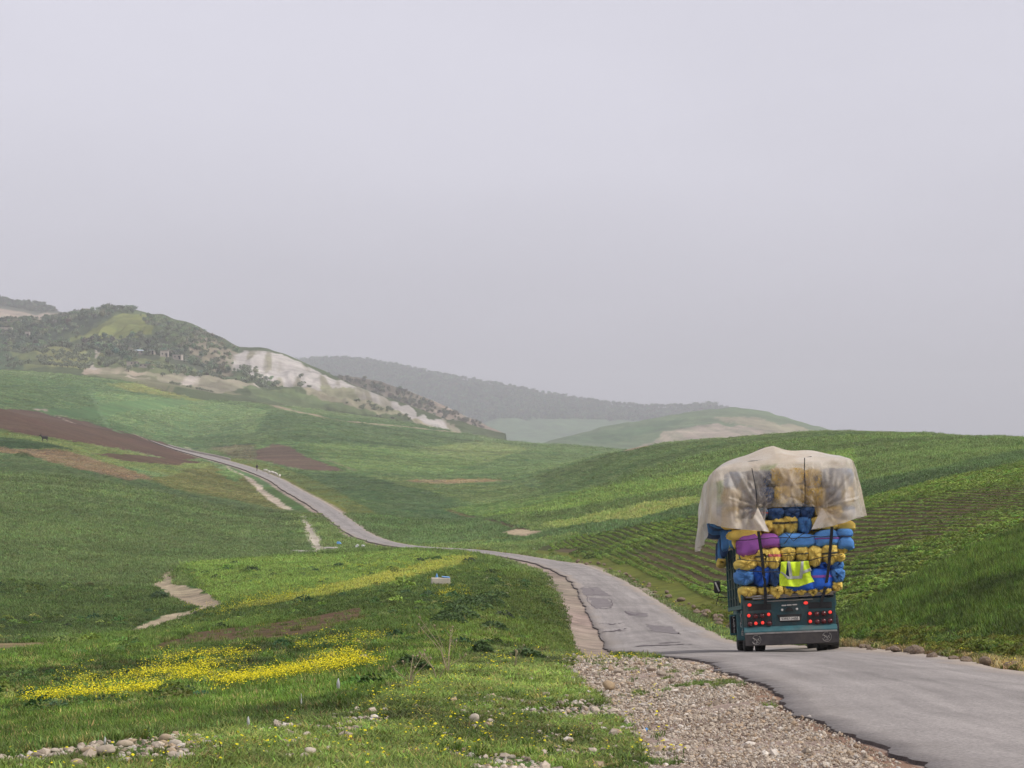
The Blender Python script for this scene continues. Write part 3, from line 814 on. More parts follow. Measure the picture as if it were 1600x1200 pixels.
road = mesh_obj('road', me)
tag(road, 'narrow worn asphalt road winding down into the valley and up the far slope', 'road', kind='structure')
def road_z(x, y):
    l_, r_ = float(road_l(y)), float(road_r(y)); t = min(max((x - l_) / (r_ - l_), 0), 1)
    return hz(x, y) - 0.012 + 0.05 * (1 - (2 * t - 1) ** 2) + 0.0004 * y

# cracks and tar-filled patch outlines: thin sunken-looking tar bands lying on the asphalt
M_TAR = simple('tar', lin((92, 82, 84)), 0.8, var=0.3, scale=3)
def crack(line, w):
    pts = [at(u, v) for u, v in densify(line, 3, False)]
    pts = [Vector((p.x + 0.08 * random.uniform(-1, 1), p.y + 0.35 * random.uniform(-1, 1), 0)) for p in pts]
    mb = MB(); b = []
    for i, p in enumerate(pts):
        d = (pts[min(i+1, len(pts)-1)] - pts[max(i-1, 0)]); d.z = 0
        if d.length < 1e-6: d = Vector((0, 1, 0))
        d.normalize(); q = Vector((-d.y, d.x, 0)) * w * .55 * random.uniform(0.2, 1.5)
        for s in (-1, 1):
            x, y = p.x + q.x * s, p.y + q.y * s
            mb.v.append((x, y, road_z(x, y) + 0.016))
        if i: mb.f.append((2*i-2, 2*i-1, 2*i+1, 2*i))
    return mb.build('crack', M_TAR, road)
for ln, w in [([(912,931),(935,931),(958,933)], .10), ([(915,932),(922,945),(930,952)], .04), ([(930,952),(945,953),(956,951)], .10), ([(952,938),(958,945),(955,951)], .04),
              ([(905,921),(920,918),(930,926)], .06), ([(977,957),(985,963),(1010,962)], .10), ([(938,976),(955,978),(975,976)], .13), ([(942,989),(960,988),(980,988)], .16),
              ([(1030,1008),(1060,1007)], .3), ([(1000,1012),(1080,1010)], .35), ([(960,987),(978,985)], .12)]:
    crack(ln, w)

# repaired squares: thin sheets of newer asphalt
M_PATCH = simple('patch_asphalt', lin((134, 126, 124), KALB), .85, var=.2, scale=2.5, bump=.3, bscale=40)
for quad in ([(908,921),(934,919),(957,934),(914,932)], [(917,934),(950,938),(956,950),(931,952)], [(978,958),(1008,960),(1014,966),(986,965)], [(1010,978),(1050,982),(1066,994),(1022,990)]):
    Q = [at(*q) for q in quad]; gv = []; n_ = 9
    for a in range(n_):
        for b in range(n_):
            s_, t_ = a / (n_ - 1), b / (n_ - 1)
            p = Q[0]*(1-s_)*(1-t_) + Q[1]*s_*(1-t_) + Q[2]*s_*t_ + Q[3]*(1-s_)*t_
            x, y = p.x + .10 * random.uniform(-1, 1) * (a in (0, n_-1) or b in (0, n_-1)), p.y + .25 * random.uniform(-1, 1) * (a in (0, n_-1) or b in (0, n_-1))
            gv.append((x, y, road_z(x, y) + .010))
    mesh_obj('asphalt_patch', np_mesh('asphalt_patch', gv, grid_faces(n_, n_)), M_PATCH, road)

# ------------------------------------------------------------------ haze
lowest = float(gZ.min()) - 1.2
M_HAZE = bpy.data.materials.new('haze_air'); M_HAZE.use_nodes = True
hn = M_HAZE.node_tree.nodes; hl = M_HAZE.node_tree.links
hn.remove(hn['Principled BSDF'])
pv = hn.new('ShaderNodeVolumePrincipled')
pv.inputs['Color'].default_value = (0.97, 0.985, 1.0, 1)
pv.inputs['Density'].default_value = 0.00021
pv.inputs['Anisotropy'].default_value = 0.0
hl.new(pv.outputs[0], hn['Material Output'].inputs['Volume'])
haze = MB().box((-4300, -300, min(lowest, -30)), (4300, 7600, 260)).build('haze', M_HAZE)
tag(haze, 'pale even haze filling the air over the valley', 'haze', kind='stuff')
# ------------------------------------------------------------------ plants and stones: small source meshes
PROTO = {}
def proto_coll(name, objs):
    c = bpy.data.collections.new(name)
    for o in objs: c.objects.link(o)
    PROTO[name] = c
    return c
M_BLADE = leaf_mat('grass_blade', (0.1, 0.15, 0.04), 0.4, 0.3)
M_LEAF = leaf_mat('crop_leaf', (0.08, 0.14, 0.03), 0.35, 0.25)
M_PETAL = leaf_mat('yellow_petal', lin((244, 230, 40)), 0.2, 0.25, tint=False)
M_STEM = leaf_mat('flower_stem', lin((76, 104, 34)), 0.3, 0.2, tint=False)
def blade(mb, x, y, h, w, az, lean, rnd):
    dx, dy = math.cos(az), math.sin(az); px, py = -dy, dx
    pts = []
    for t, k in ((0, 1.0), (0.55, 0.75), (1.0, 0.0)):
        r = lean * t * t; z = h * (t - 0.25 * lean / max(h, 1e-3) * t * t)
        cx, cy = x + dx * r, y + dy * r
        pts.append((cx, cy, z, w * k))
    b = len(mb.v)
    for cx, cy, z, ww in pts[:2]:
        mb.v += [(cx - px*ww, cy - py*ww, z), (cx + px*ww, cy + py*ww, z)]
    mb.v.append((pts[2][0], pts[2][1], pts[2][2]))
    mb.f += [(b, b+1, b+3, b+2), (b+2, b+3, b+4)]
def tuft(name, n, h, w, rad, seed, lean=0.5):
    r = random.Random(seed); mb = MB()
    for _ in range(n):
        a = r.uniform(0, 6.283); q = rad * math.sqrt(r.random())
        blade(mb, q*math.cos(a), q*math.sin(a), h*r.uniform(0.5, 1.1), w*r.uniform(0.7, 1.3), r.uniform(0, 6.283), h*lean*r.uniform(0.2, 1.2), r)
    me = bpy.data.meshes.new(name); me.from_pydata(mb.v, [], mb.f); me.materials.append(M_BLADE)
    return bpy.data.objects.new(name, me)
def leafclump(name, n, rad, h, size, seed, mat):
    r = random.Random(seed); mb = MB()
    for _ in range(n):
        a = r.uniform(0, 6.283); q = rad * math.sqrt(r.random()); z = h * (0.25 + 0.75 * (1 - (q/rad)**2) * r.uniform(0.5, 1))
        M = Matrix.Translation((q*math.cos(a), q*math.sin(a), z)) @ Euler((r.uniform(-0.9, 0.9), r.uniform(-0.9, 0.9), a)).to_matrix().to_4x4()
        s = size * r.uniform(0.6, 1.3)
        mb.add([(-s*.5, 0, 0), (0, -s*.3, s*.08), (s*.6, 0, 0), (0, s*.3, s*.08)], [(0, 1, 2, 3)], M)
    me = bpy.data.meshes.new(name); me.from_pydata(mb.v, [], mb.f); me.materials.append(mat)
    return bpy.data.objects.new(name, me)
def flower(name, n, h, head, rad, seed, leaves=8):
    r = random.Random(seed); mb = MB(); mi = []
    for _ in range(leaves):
        c = len(mb.f); a = r.uniform(0, 6.283); q = rad*r.random()
        blade(mb, q*math.cos(a), q*math.sin(a), h*r.uniform(.4, .8), head*.5, r.uniform(0, 6.28), h*.4, r)
        mi += [1] * (len(mb.f) - c)
    for _ in range(n):
        a = r.uniform(0, 6.283); q = rad * math.sqrt(r.random()); x, y = q*math.cos(a), q*math.sin(a); z = h*r.uniform(.65, 1.1)
        c = len(mb.f)
        mb.add([(x*.6-.004, y*.6, 0), (x*.6+.004, y*.6, 0), (x, y, z)], [(0, 1, 2)]); mi.append(1)
        M = Matrix.Translation((x, y, z)) @ Euler((r.uniform(-.6, .6), r.uniform(-.6, .6), a)).to_matrix().to_4x4()
        s = head * r.uniform(.7, 1.2)
        ring = [(s*math.cos(k*1.0472), s*math.sin(k*1.0472), s*(.3 if k % 2 else .0)) for k in range(6)]
        mb.add(ring + [(0, 0, s*.35)], [(k, (k+1) % 6, 6) for k in range(6)], M); mi += [0] * 6
    me = bpy.data.meshes.new(name); me.from_pydata(mb.v, [], mb.f); me.materials.append(M_PETAL); me.materials.append(M_STEM)
    me.polygons.foreach_set('material_index', mi)
    return bpy.data.objects.new(name, me)
def pebble_mesh(name, seed, mat, sub=1, flat=0.6, smooth=True):
    bm = bmesh.new(); bmesh.ops.create_icosphere(bm, subdivisions=sub, radius=0.5)
    r = random.Random(seed); off = [Vector((r.uniform(-1, 1), r.uniform(-1, 1), r.uniform(-1, 1))).normalized() for _ in range(5)]
    sx, sy = r.uniform(.8, 1.25), r.uniform(.65, .95)
    for v in bm.verts:
        k = 1.0
        for o in off:
            d = v.co.normalized().dot(o)
            if d > 0.55: k -= (d - 0.55) * 0.6
        v.co = Vector((v.co.x * k * sx, v.co.y * k * sy, v.co.z * k * flat))
    me = bpy.data.meshes.new(name); bm.to_mesh(me); bm.free(); me.materials.append(mat)
    if smooth: me.polygons.foreach_set('use_smooth', [True] * len(me.polygons))
    return me
def stone_mat(name, tint):
    m, n, l, b = nt(name)
    if tint:
        at_ = n.new('ShaderNodeAttribute'); at_.attribute_type = 'INSTANCER'; at_.attribute_name = 'tint'; src = at_.outputs['Color']
    else:
        oi = n.new('ShaderNodeObjectInfo'); rp = n.new('ShaderNodeValToRGB'); l.new(oi.outputs['Random'], rp.inputs[0])
        e = rp.color_ramp.elements; e[0].color = (*lin((196, 180, 160), KALB), 1); e[1].color = (*lin((176, 164, 148), KALB), 1)
        for p_, c_ in ((.3, (208, 196, 176)), (.5, (182, 156, 120)), (.7, (196, 186, 170)), (.85, (158, 142, 120))):
            x = e.new(p_); x.color = (*lin(c_, KALB), 1)
        src = rp.outputs[0]
    ge = n.new('ShaderNodeNewGeometry')
    no = sock(n, l, 'ShaderNodeTexNoise', Scale=30.0, Detail=5.0, Roughness=0.7); l.new(ge.outputs['Position'], no.inputs['Vector'])
    r = sock(n, l, 'ShaderNodeMapRange', **{'From Min': .3, 'From Max': .7, 'To Min': .75, 'To Max': 1.2}); l.new(no.outputs['Fac'], r.inputs['Value'])
    mu = n.new('ShaderNodeVectorMath'); mu.operation = 'SCALE'; l.new(src, mu.inputs[0]); l.new(r.outputs[0], mu.inputs['Scale'])
    l.new(mu.outputs[0], b.inputs['Base Color']); b.inputs['Roughness'].default_value = .85; b.inputs['Specular IOR Level'].default_value = .25
    return m
M_PEB = stone_mat('pebble', True); M_STONE = stone_mat('stone', False)

c_grass = proto_coll('src_grass', [tuft('grass_tuft', 26, 1.0, 0.035, 0.55, 100 + i, 0.6) for i in range(5)])
c_wide = proto_coll('src_wide', [tuft('grass_patch', 46, 0.42, 0.03, 0.8, 200 + i, 0.8) for i in range(5)])
c_tall = proto_coll('src_tall', [tuft('tall_grass', 40, 1.0, 0.024, 0.5, 300 + i, 0.35) for i in range(4)])
c_crop = proto_coll('src_crop', [leafclump('crop_plant', 44, 0.5, 0.62, 0.26, 400 + i, M_LEAF) for i in range(5)])
c_flow = proto_coll('src_flower', [flower('mustard', 16, 1.0, 0.044, 0.6, 500 + i) for i in range(4)])
c_dand = proto_coll('src_dandelion', [flower('dandelion', 2, 0.09, 0.011, 0.06, 520 + i, 5) for i in range(4)])
c_peb = proto_coll('src_pebble', [bpy.data.objects.new('pebble', pebble_mesh('pebble', 600 + i, M_PEB, 1, random.uniform(.45, .75), False)) for i in range(7)])
M_CROWN = leaf_mat('crown_leaf', (0.03, 0.045, 0.02), 0.45, 0.15)
def crown_shape(n, seed, w=1.0, h=1.0, size=0.16, lobes=5):
    """leaf clumps through several uneven lobes: unit-high crown sitting on z=0.25"""
    r = random.Random(seed); mb = MB()
    L = [(r.uniform(-.28, .28)*w, r.uniform(-.28, .28)*w, r.uniform(.42, .8)*h, r.uniform(.2, .33)) for _ in range(lobes)] + [(0, 0, .55*h, .34)]
    for _ in range(n):
        x, y, z, q = r.choice(L)
        d = Vector((r.gauss(0, 1), r.gauss(0, 1), r.gauss(0, 1))).normalized() * q * r.uniform(.55, 1.08)
        M = Matrix.Translation((x + d.x*w, y + d.y*w, z + d.z*.8)) @ Euler((r.uniform(0, 6.3), r.uniform(0, 6.3), r.uniform(0, 6.3))).to_matrix().to_4x4()
        s = size * r.uniform(.6, 1.3)
        mb.add([(-s*.5, -s*.3, 0), (s*.5, -s*.25, s*.1), (s*.45, s*.3, 0), (-s*.4, s*.3, -s*.1)], [(0, 1, 2, 3)], M)
    return mb
def tree_proto(name, seed, **k):
    mb = crown_shape(150, seed, **k)
    mb.tube([(0, 0, 0), (.02, 0, .2), (0, .02, .5)], [.05, .04, .02], 5)
    me = bpy.data.meshes.new(name); me.from_pydata(mb.v, [], mb.f); me.materials.append(M_CROWN)
    return bpy.data.objects.new(name, me)
c_tree = proto_coll('src_tree', [tree_proto('wood_tree', 700 + i, w=random.uniform(.9, 1.3)) for i in range(5)])
c_shrub = proto_coll('src_shrub', [leafclump('shrub', 120, 0.5, 0.6, 0.15, 420 + i, M_LEAF) for i in range(3)])

def scatter(name, coll, pts, scl, tint, label, cat, tilt=0.15, zs=None, parent=None):
    """one 'stuff' object: a cloud of points, each carrying an instance of a small source mesh"""
    n = len(pts)
    me = bpy.data.meshes.new(name)
    me.vertices.add(n); me.vertices.foreach_set('co', np.asarray(pts, np.float32).ravel())
    def fa(nm, typ, key, arr):
        a = me.attributes.new(nm, typ, 'POINT'); a.data.foreach_set(key, np.asarray(arr, np.float32).ravel())
    rot = np.stack([RNG.normal(0, tilt, n), RNG.normal(0, tilt, n), RNG.uniform(0, 6.283, n)], -1)
    s = np.asarray(scl, float)
    if s.ndim == 1: s = np.stack([s, s, s if zs is None else s * zs], -1)
    fa('rot', 'FLOAT_VECTOR', 'vector', rot); fa('scl', 'FLOAT_VECTOR', 'vector', s)
    t4 = np.concatenate([np.asarray(tint, float), np.ones((n, 1))], 1)
    fa('tint', 'FLOAT_COLOR', 'color', t4)
    a = me.attributes.new('idx', 'INT', 'POINT'); a.data.foreach_set('value', RNG.integers(0, len(coll.objects), n).astype(np.int32))
    o = bpy.data.objects.new(name, me); COL.objects.link(o)
    if parent is not None: o.parent = parent
    g = bpy.data.node_groups.new(name + '_scatter', 'GeometryNodeTree')
    g.interface.new_socket('Geometry', in_out='INPUT', socket_type='NodeSocketGeometry')
    g.interface.new_socket('Geometry', in_out='OUTPUT', socket_type='NodeSocketGeometry')
    N, Lk = g.nodes, g.links
    gi, go = N.new('NodeGroupInput'), N.new('NodeGroupOutput')
    iop = N.new('GeometryNodeInstanceOnPoints')
    ci = N.new('GeometryNodeCollectionInfo'); ci.inputs['Collection'].default_value = coll
    ci.inputs['Separate Children'].default_value = True; ci.inputs['Reset Children'].default_value = True
    def na(nm, dt):
        x = N.new('GeometryNodeInputNamedAttribute'); x.data_type = dt; x.inputs['Name'].default_value = nm; return x.outputs['Attribute']
    Lk.new(gi.outputs[0], iop.inputs['Points']); Lk.new(ci.outputs[0], iop.inputs['Instance'])
    iop.inputs['Pick Instance'].default_value = True
    Lk.new(na('idx', 'INT'), iop.inputs['Instance Index'])
    e2r = N.new('FunctionNodeEulerToRotation'); Lk.new(na('rot', 'FLOAT_VECTOR'), e2r.inputs[0]); Lk.new(e2r.outputs[0], iop.inputs['Rotation'])
    Lk.new(na('scl', 'FLOAT_VECTOR'), iop.inputs['Scale'])
    Lk.new(iop.outputs[0], go.inputs[0])
    md = o.modifiers.new('scatter', 'NODES'); md.node_group = g
    tag(o, label, cat, kind='stuff')
    return o

def sample(n, y0, y1, u0=-160, u1=1760):
    u = RNG.uniform(u0, u1, n); l = RNG.uniform(math.log(y0), math.log(y1), n)
    Y = np.exp(l); X = (u - 800) / F * Y
    return u, l, X, Y
def zset(*names): return [FIX[k] for k in names]
def offroad(X, Y, m=0.15):
    rl, rr = road_l(Y), road_r(Y)
    sh = np.where(Y > 60, 1.25 - np.clip((Y - 150) / 80, 0, 1) * 0.5, 0.05)
    return (X < rl - sh - m) | (X > rr + m * .5)
def ground_z(X, Y):
    return height(X, Y) - GOFF + fbm(X / 1.2, Y / 1.2, 3, 3) * np.clip(1 - Y / 120, 0, 1) * 0.07 + fbm(X / 14.0, Y / 22.0, 21, 4) * np.where(Y < 60, 0.05, np.minimum(0.05 + (Y - 60) * 0.0022, 0.6))
WARM = np.array([1.16, 1.0, .78])
def greyer(C, k):
    g = C @ np.array([.3, .6, .1]); return C * (1 - k) + g[:, None] * k
def jitter(C, n, a=0.25):
    k = 1 + RNG.normal(0, a, (n, 1)); h = RNG.normal(0, 0.10, (n, 3))
    return np.clip(C * np.clip(k, .45, 1.8) * (1 + h), 0.005, .6)
BARE = zset('gravel', 'reddirt', 'soil', 'soil2', 'sandL', 'plough', 'brown2', 'midbrown', 'sandpatch', 'sandline', 'bare', 'browndot', 'footsand')

# short grass of the near verge and embankment
u, l, X, Y = sample(120000, 8.5, 75)
z = zones(u, l)
vg = fbm(X / 1.6, Y / 3.0, 91, 4)
vg2 = fbm(X / .45, Y / 1.0, 92, 3)
bald = np.isin(z, zset('verge')) & (vg + .7 * vg2 > .06 + .30 * np.clip((Y - 13) / 20, 0, 1) + .15 * np.clip((u - 350) / 300, 0, 1))
sprig = np.isin(z, zset('gravel', 'reddirt')) & (fbm(X / .5, Y / 1.6, 93, 3) > .34) & (Y > 15)
ok = offroad(X, Y) & ~scarred(X, Y) & ((~np.isin(z, BARE) & ~bald & ~np.isin(z, zset('bankR', 'leafy'))) | sprig)
X, Y, z, u, l = X[ok], Y[ok], z[ok], u[ok], l[ok]
tint = greyer(jitter(PAL[z] * 1.9, len(X), .28), .08) * WARM
dry = RNG.random(len(X)) < .12
tint[dry] = jitter(np.tile(np.array(lin((150, 140, 84))), (dry.sum(), 1)), dry.sum(), .2)
big = fbm(X / 7.0, Y / 10.0, 95, 3); mot = fbm(X / 1.1, Y / 2.2, 96, 4)
tint *= np.clip(1 + .8 * big + .9 * mot, .35, 2)[:, None]
isg = np.isin(z, zset('gravel', 'reddirt'))
tint[isg] = jitter(np.tile(np.array(lin((104, 122, 56))), (isg.sum(), 1)), isg.sum())
hgt = np.where(np.isin(z, zset('verge', 'gravel', 'reddirt')), 0.042, 0.085) * (1 + .5 * big) * RNG.uniform(.6, 1.4, len(X)) * (1 + Y / 90)
wid = (0.10 + 0.0042 * Y) * RNG.uniform(.7, 1.3, len(X)); wid[isg] *= .6
print('near grass', len(X))
scatter('grass', c_grass, np.stack([X, Y, ground_z(X, Y) - .01], -1), np.stack([wid, wid, hgt], -1), tint, 'short green grass of the near verge and roadside bank', 'grass')

# grass and weeds of the meadow below, out to the valley
u, l, X, Y = sample(150000, 60, 330)
z = zones(u, l)
ok = offroad(X, Y) & ~scarred(X, Y, 1.35) & (~np.isin(z, BARE) | (np.isin(z, zset('soil', 'soil2')) & (RNG.random(len(X)) < .05))) & ~np.isin(z, zset('bankR', 'leafy', 'vergeR'))
X, Y, z = X[ok], Y[ok], z[ok]
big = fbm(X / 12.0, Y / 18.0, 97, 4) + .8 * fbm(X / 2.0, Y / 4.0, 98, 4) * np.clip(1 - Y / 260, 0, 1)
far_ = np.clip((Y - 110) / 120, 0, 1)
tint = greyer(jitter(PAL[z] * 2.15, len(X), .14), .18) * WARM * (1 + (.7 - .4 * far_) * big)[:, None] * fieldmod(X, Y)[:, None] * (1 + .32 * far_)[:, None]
wid = (0.16 + 0.0034 * Y) * RNG.uniform(.7, 1.3, len(X))
hgt = (0.24 + 0.0016 * Y) * RNG.uniform(.6, 1.4, len(X)) * (1 + .5 * big)
print('meadow', len(X))
tint = np.clip(tint, .01, .5)
sl = np.isin(z, zset('soil', 'soil2')); tint[sl] = jitter(np.tile(np.array(lin((104, 118, 56), KALB)) * 1.6, (sl.sum(), 1)), sl.sum(), .2); wid[sl] *= .6
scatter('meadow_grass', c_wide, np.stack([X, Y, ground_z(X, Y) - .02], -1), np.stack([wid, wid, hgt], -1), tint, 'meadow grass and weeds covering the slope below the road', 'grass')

u, l, X, Y = sample(26000, 26, 170, -160, 900)
z = zones(u, l)
ok = np.isin(z, zset('nearfield', 'nearlight', 'flush', 'embank', 'leftlow')) & offroad(X, Y, .4) & ~scarred(X, Y, 1.3) & (fbm(X / 3.0, Y / 6.0, 141, 4) > .0)
X, Y = X[ok], Y[ok]
wcol = np.array([lin(c, KALB) for c in ((66,92,44), (92,118,58), (118,128,66), (58,84,50), (104,122,48))]) * 1.8
tint = jitter(wcol[RNG.integers(0, 5, len(X))], len(X), .3)
ws_ = RNG.lognormal(-1.9, .5, len(X)) * (.7 + Y / 110)
scatter('meadow_weeds', c_shrub, np.stack([X, Y, ground_z(X, Y) - .03], -1), np.stack([ws_, ws_, ws_ * .8], -1), tint, 'broad-leaved weeds breaking up the meadow grass', 'weeds')

# cereal crops of the middle distance: low clumps
u, l, X, Y = sample(110000, 300, 1150)
z = zones(u, l)
ok = offroad(X, Y, 2.6) & ~scarred(X, Y, 1.6) & ~np.isin(z, BARE)
X, Y, z = X[ok], Y[ok], z[ok]
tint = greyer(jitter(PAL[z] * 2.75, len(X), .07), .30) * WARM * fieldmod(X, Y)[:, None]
wid = (0.0030 * Y) * RNG.uniform(.6, 1.3, len(X))
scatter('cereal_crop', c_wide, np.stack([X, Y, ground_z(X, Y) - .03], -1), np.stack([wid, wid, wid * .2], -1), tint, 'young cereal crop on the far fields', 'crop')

# tall grass bank right of the road
u, l, X, Y = sample(110000, 11, 110, 1180, 2450)
z = zones(u, l)
ok = np.isin(z, zset('bankR')) & (X > road_r(Y) + .9)
X, Y, z = X[ok], Y[ok], z[ok]
edge = np.clip((X - road_r(Y) - .9) / 1.5, .35, 1)
big = fbm(X / 2.5, Y / 4.0, 99, 3)
tint = jitter(np.tile(np.array(lin((90, 112, 44), KALB)) * 1.6, (len(X), 1)), len(X), .42) * (1 + .9 * big)[:, None]
hgt = .31 * edge * RNG.uniform(.7, 1.25, len(X)) * (1 + .4 * big)
wid = RNG.uniform(.28, .5, len(X))
print('tall', len(X))
scatter('tall_grass', c_tall, np.stack([X, Y, ground_z(X, Y) - .02], -1), np.stack([wid, wid, hgt], -1), tint, 'tall dark green grass on the bank right of the road', 'grass')

# crop rows on the right-hand slope, running along the road
px, py, ps, pc = [], [], [], []
for k in range(10, 205):
    yy = np.arange(62, 265, 0.26) + RNG.uniform(0, .3)
    xx = k * 0.68 - 0.02 * (yy - 60) + .10 * vnoise(yy / 9.0, yy * 0 + k, 15) + RNG.normal(0, .03, len(yy))
    px.append(xx); py.append(yy)
px, py = np.concatenate(px), np.concatenate(py)
pu, pl_ = 800 + F * px / py, np.log(py)
m = (pu > 860) & (pu < 1800)
px, py, pu, pl_ = px[m], py[m], pu[m], pl_[m]
z = zones(pu, pl_)
ok = np.isin(z, zset('leafy', 'bare')) & (px > road_r(py) + 2.0) & (RNG.random(len(px)) < .92)
px, py, z = px[ok], py[ok], z[ok]
bare = np.isin(z, zset('bare'))
big = fbm(px / 5.0, py / 9.0, 55, 3)
s = np.where(bare, .34, .46) * (1 + .4 * big) * RNG.uniform(.75, 1.2, len(px))
tint = jitter(np.tile(np.array(lin((108, 128, 54), KALB)) * 1.75, (len(px), 1)), len(px), .18) * (1 + .4 * big)[:, None]
tint[bare] *= .9
print('crop', len(px))
scatter('row_crop', c_crop, np.stack([px, py, ground_z(px, py) - .03], -1), np.stack([s, s, s * np.where(bare, .55, .75)], -1), tint, 'leafy row crop planted along the right-hand slope', 'crop')
# dense leaves between the rows where the crop has closed
u, l, X, Y = sample(70000, 62, 330, 860, 1760)
z = zones(u, l)
ok = np.isin(z, zset('leafy')) & (X > road_r(Y) + 1.8) & (fbm(X / 6.0, Y / 10.0, 57, 3) > .12) & (Y > 170)
X, Y = X[ok], Y[ok]
tint = jitter(np.tile(np.array(lin((98, 116, 54), KALB)) * 1.5, (len(X), 1)), len(X), .22)
scatter('ground_leaves', c_crop, np.stack([X, Y, ground_z(X, Y) - .04], -1), (.22 + .0016 * Y) * RNG.uniform(.6, 1.3, len(X)), tint, 'low leaves filling in between the crop rows', 'crop')

# yellow flowers
def along(line, n, su, sv, w=None):
    L = np.array(densify(line, 4, False)); i = RNG.integers(0, len(L), n)
    k = np.where(RNG.random(n) < .25, 2.6, .75)
    return L[i, 0] + RNG.normal(0, su, n) * k, L[i, 1] + RNG.normal(0, sv, n) * k
FU, FV = [], []
for line, n, su, sv in [
    ([(40,1103),(130,1094),(215,1088),(260,1083)], 420, 6, 1.8), ([(205,1067),(250,1059),(340,1047)], 300, 8, 2.0), ([(270,1070),(330,1062)], 130, 6, 1.6),
    ([(335,1076),(420,1066),(500,1053),(575,1043)], 760, 6, 2.0), ([(260,1040),(330,1031),(400,1026)], 170, 10, 2.6), ([(470,1016),(560,1005),(600,998)], 120, 10, 4),
    ([(500,1036),(560,1031)], 90, 8, 2), ([(330,957),(440,937),(560,914),(690,882),(740,872)], 520, 18, 7), ([(120,1075),(190,1070)], 90, 14, 5),
    ([(600,870),(700,866)], 60, 20, 4), ([(690,930),(720,925)], 60, 20, 8), ([(530,890),(640,880)], 120, 30, 8)]:
    a, b = along(line, n, su, sv); FU.append(a); FV.append(b)
FU, FV = np.concatenate(FU), np.concatenate(FV)
fp = np.array([at(a, b, -.02) for a, b in zip(FU, FV)])
keep = RNG.random(len(fp)) < .5; fp = fp[keep]
fs = RNG.uniform(.18, .34, len(fp)) * (1 + fp[:, 1] / 400)
scatter('mustard_flowers', c_flow, fp, fs, np.ones((len(fp), 3)), 'bands of bright yellow flowers in the meadow below the verge', 'flowers')
FU, FV = [], []
for line, n, su, sv in [([(560,1100),(700,1060),(800,1030)], 260, 40, 16), ([(880,1026),(1000,1030)], 150, 25, 4), ([(600,1150),(800,1120)], 200, 110, 35), ([(100,1185),(500,1160)], 80, 90, 18),
                        ([(980,1060),(1010,1130),(1040,1190)], 50, 22, 25), ([(1320,1010),(1450,1030),(1600,1046)], 160, 20, 4), ([(1080,975),(1135,1000)], 160, 12, 5), ([(1060,955),(980,910)], 60, 10, 4)]:
    a, b = along(line, n, su, sv); FU.append(a); FV.append(b)
FU, FV = np.concatenate(FU), np.concatenate(FV)
fp = np.array([at(a, b, 0.0) for a, b in zip(FU, FV)])
ok = offroad(fp[:, 0], fp[:, 1], .1); fp = fp[ok]
scatter('dandelions', c_dand, fp, RNG.uniform(.5, 1.15, len(fp)) * (.8 + fp[:, 1] / 60), np.ones((len(fp), 3)), 'small yellow dandelions dotted over the verge', 'flowers')

# gravel of the shoulder, pebbles in the grass
u, l, X, Y = sample(190000, 8.5, 56, 780, 1700)
z = zones(u, l)
ok = np.isin(z, zset('gravel', 'reddirt')) & (X < road_l(Y) - .06) & (RNG.random(len(X)) < np.where(np.isin(z, zset('reddirt')), .45, 1))
X, Y = X[ok], Y[ok]
def stone_tints(n):
    base = np.array([lin(c, KALB) for c in ((214,200,180), (200,184,164), (184,168,148), (220,210,196), (192,168,140), (160,144,126), (206,190,170))])
    return np.clip(base[RNG.integers(0, len(base), n)] * (1 + RNG.normal(0, .14, (n, 1))), .02, .7)
sz = (.009 + .00075 * Y) * RNG.lognormal(0, .5, len(X))
print('gravel', len(X))
scatter('gravel', c_peb, np.stack([X, Y, ground_z(X, Y) * 1.0 + sz * .1], -1), sz, stone_tints(len(X)), 'loose pinkish grey gravel on the shoulder beside the road', 'gravel', tilt=.5)
u, l, X, Y = sample(46000, 8.5, 48, -160, 1060)
z = zones(u, l)
dens = np.clip(.10 + .9 * fbm(X / 1.6, Y / 3.0, 91, 4) + .7 * fbm(X / .45, Y / 1.0, 92, 3) + .35 * np.clip((20 - Y) / 5, 0, 1) * np.clip((700 - u) / 200, 0, 1) + .45 * (u > 880), 0, 1)
ok = np.isin(z, zset('verge')) & (RNG.random(len(X)) < dens)
X, Y = X[ok], Y[ok]
sz = (.018 + .0011 * Y) * RNG.lognormal(0, .5, len(X))
print('pebbles', len(X))
scatter('pebbles', c_peb, np.stack([X, Y, ground_z(X, Y) + sz * .12], -1), sz, stone_tints(len(X)), 'small pale pebbles strewn through the verge grass', 'pebbles', tilt=.4)
# weeds and clods along the broken earth bank right of the road and the verge right of the truck
u, l, X, Y = sample(40000, 26, 100, 900, 1760)
ok = (X > road_r(Y) + .05) & (X < road_r(Y) + 1.6) & (fbm(X / .8, Y / 2.0, 83, 3) > -.02)
X, Y = X[ok], Y[ok]
tint = jitter(np.tile(np.array(lin((124, 132, 52), KALB)) * 1.2, (len(X), 1)), len(X), .28)
scatter('verge_weeds', c_shrub, np.stack([X, Y, ground_z(X, Y) - .02], -1), RNG.uniform(.10, .30, len(X)) * np.where(X > road_r(Y) + .8, 1.3, .8), tint, 'yellowish weeds along the right edge of the road', 'weeds')

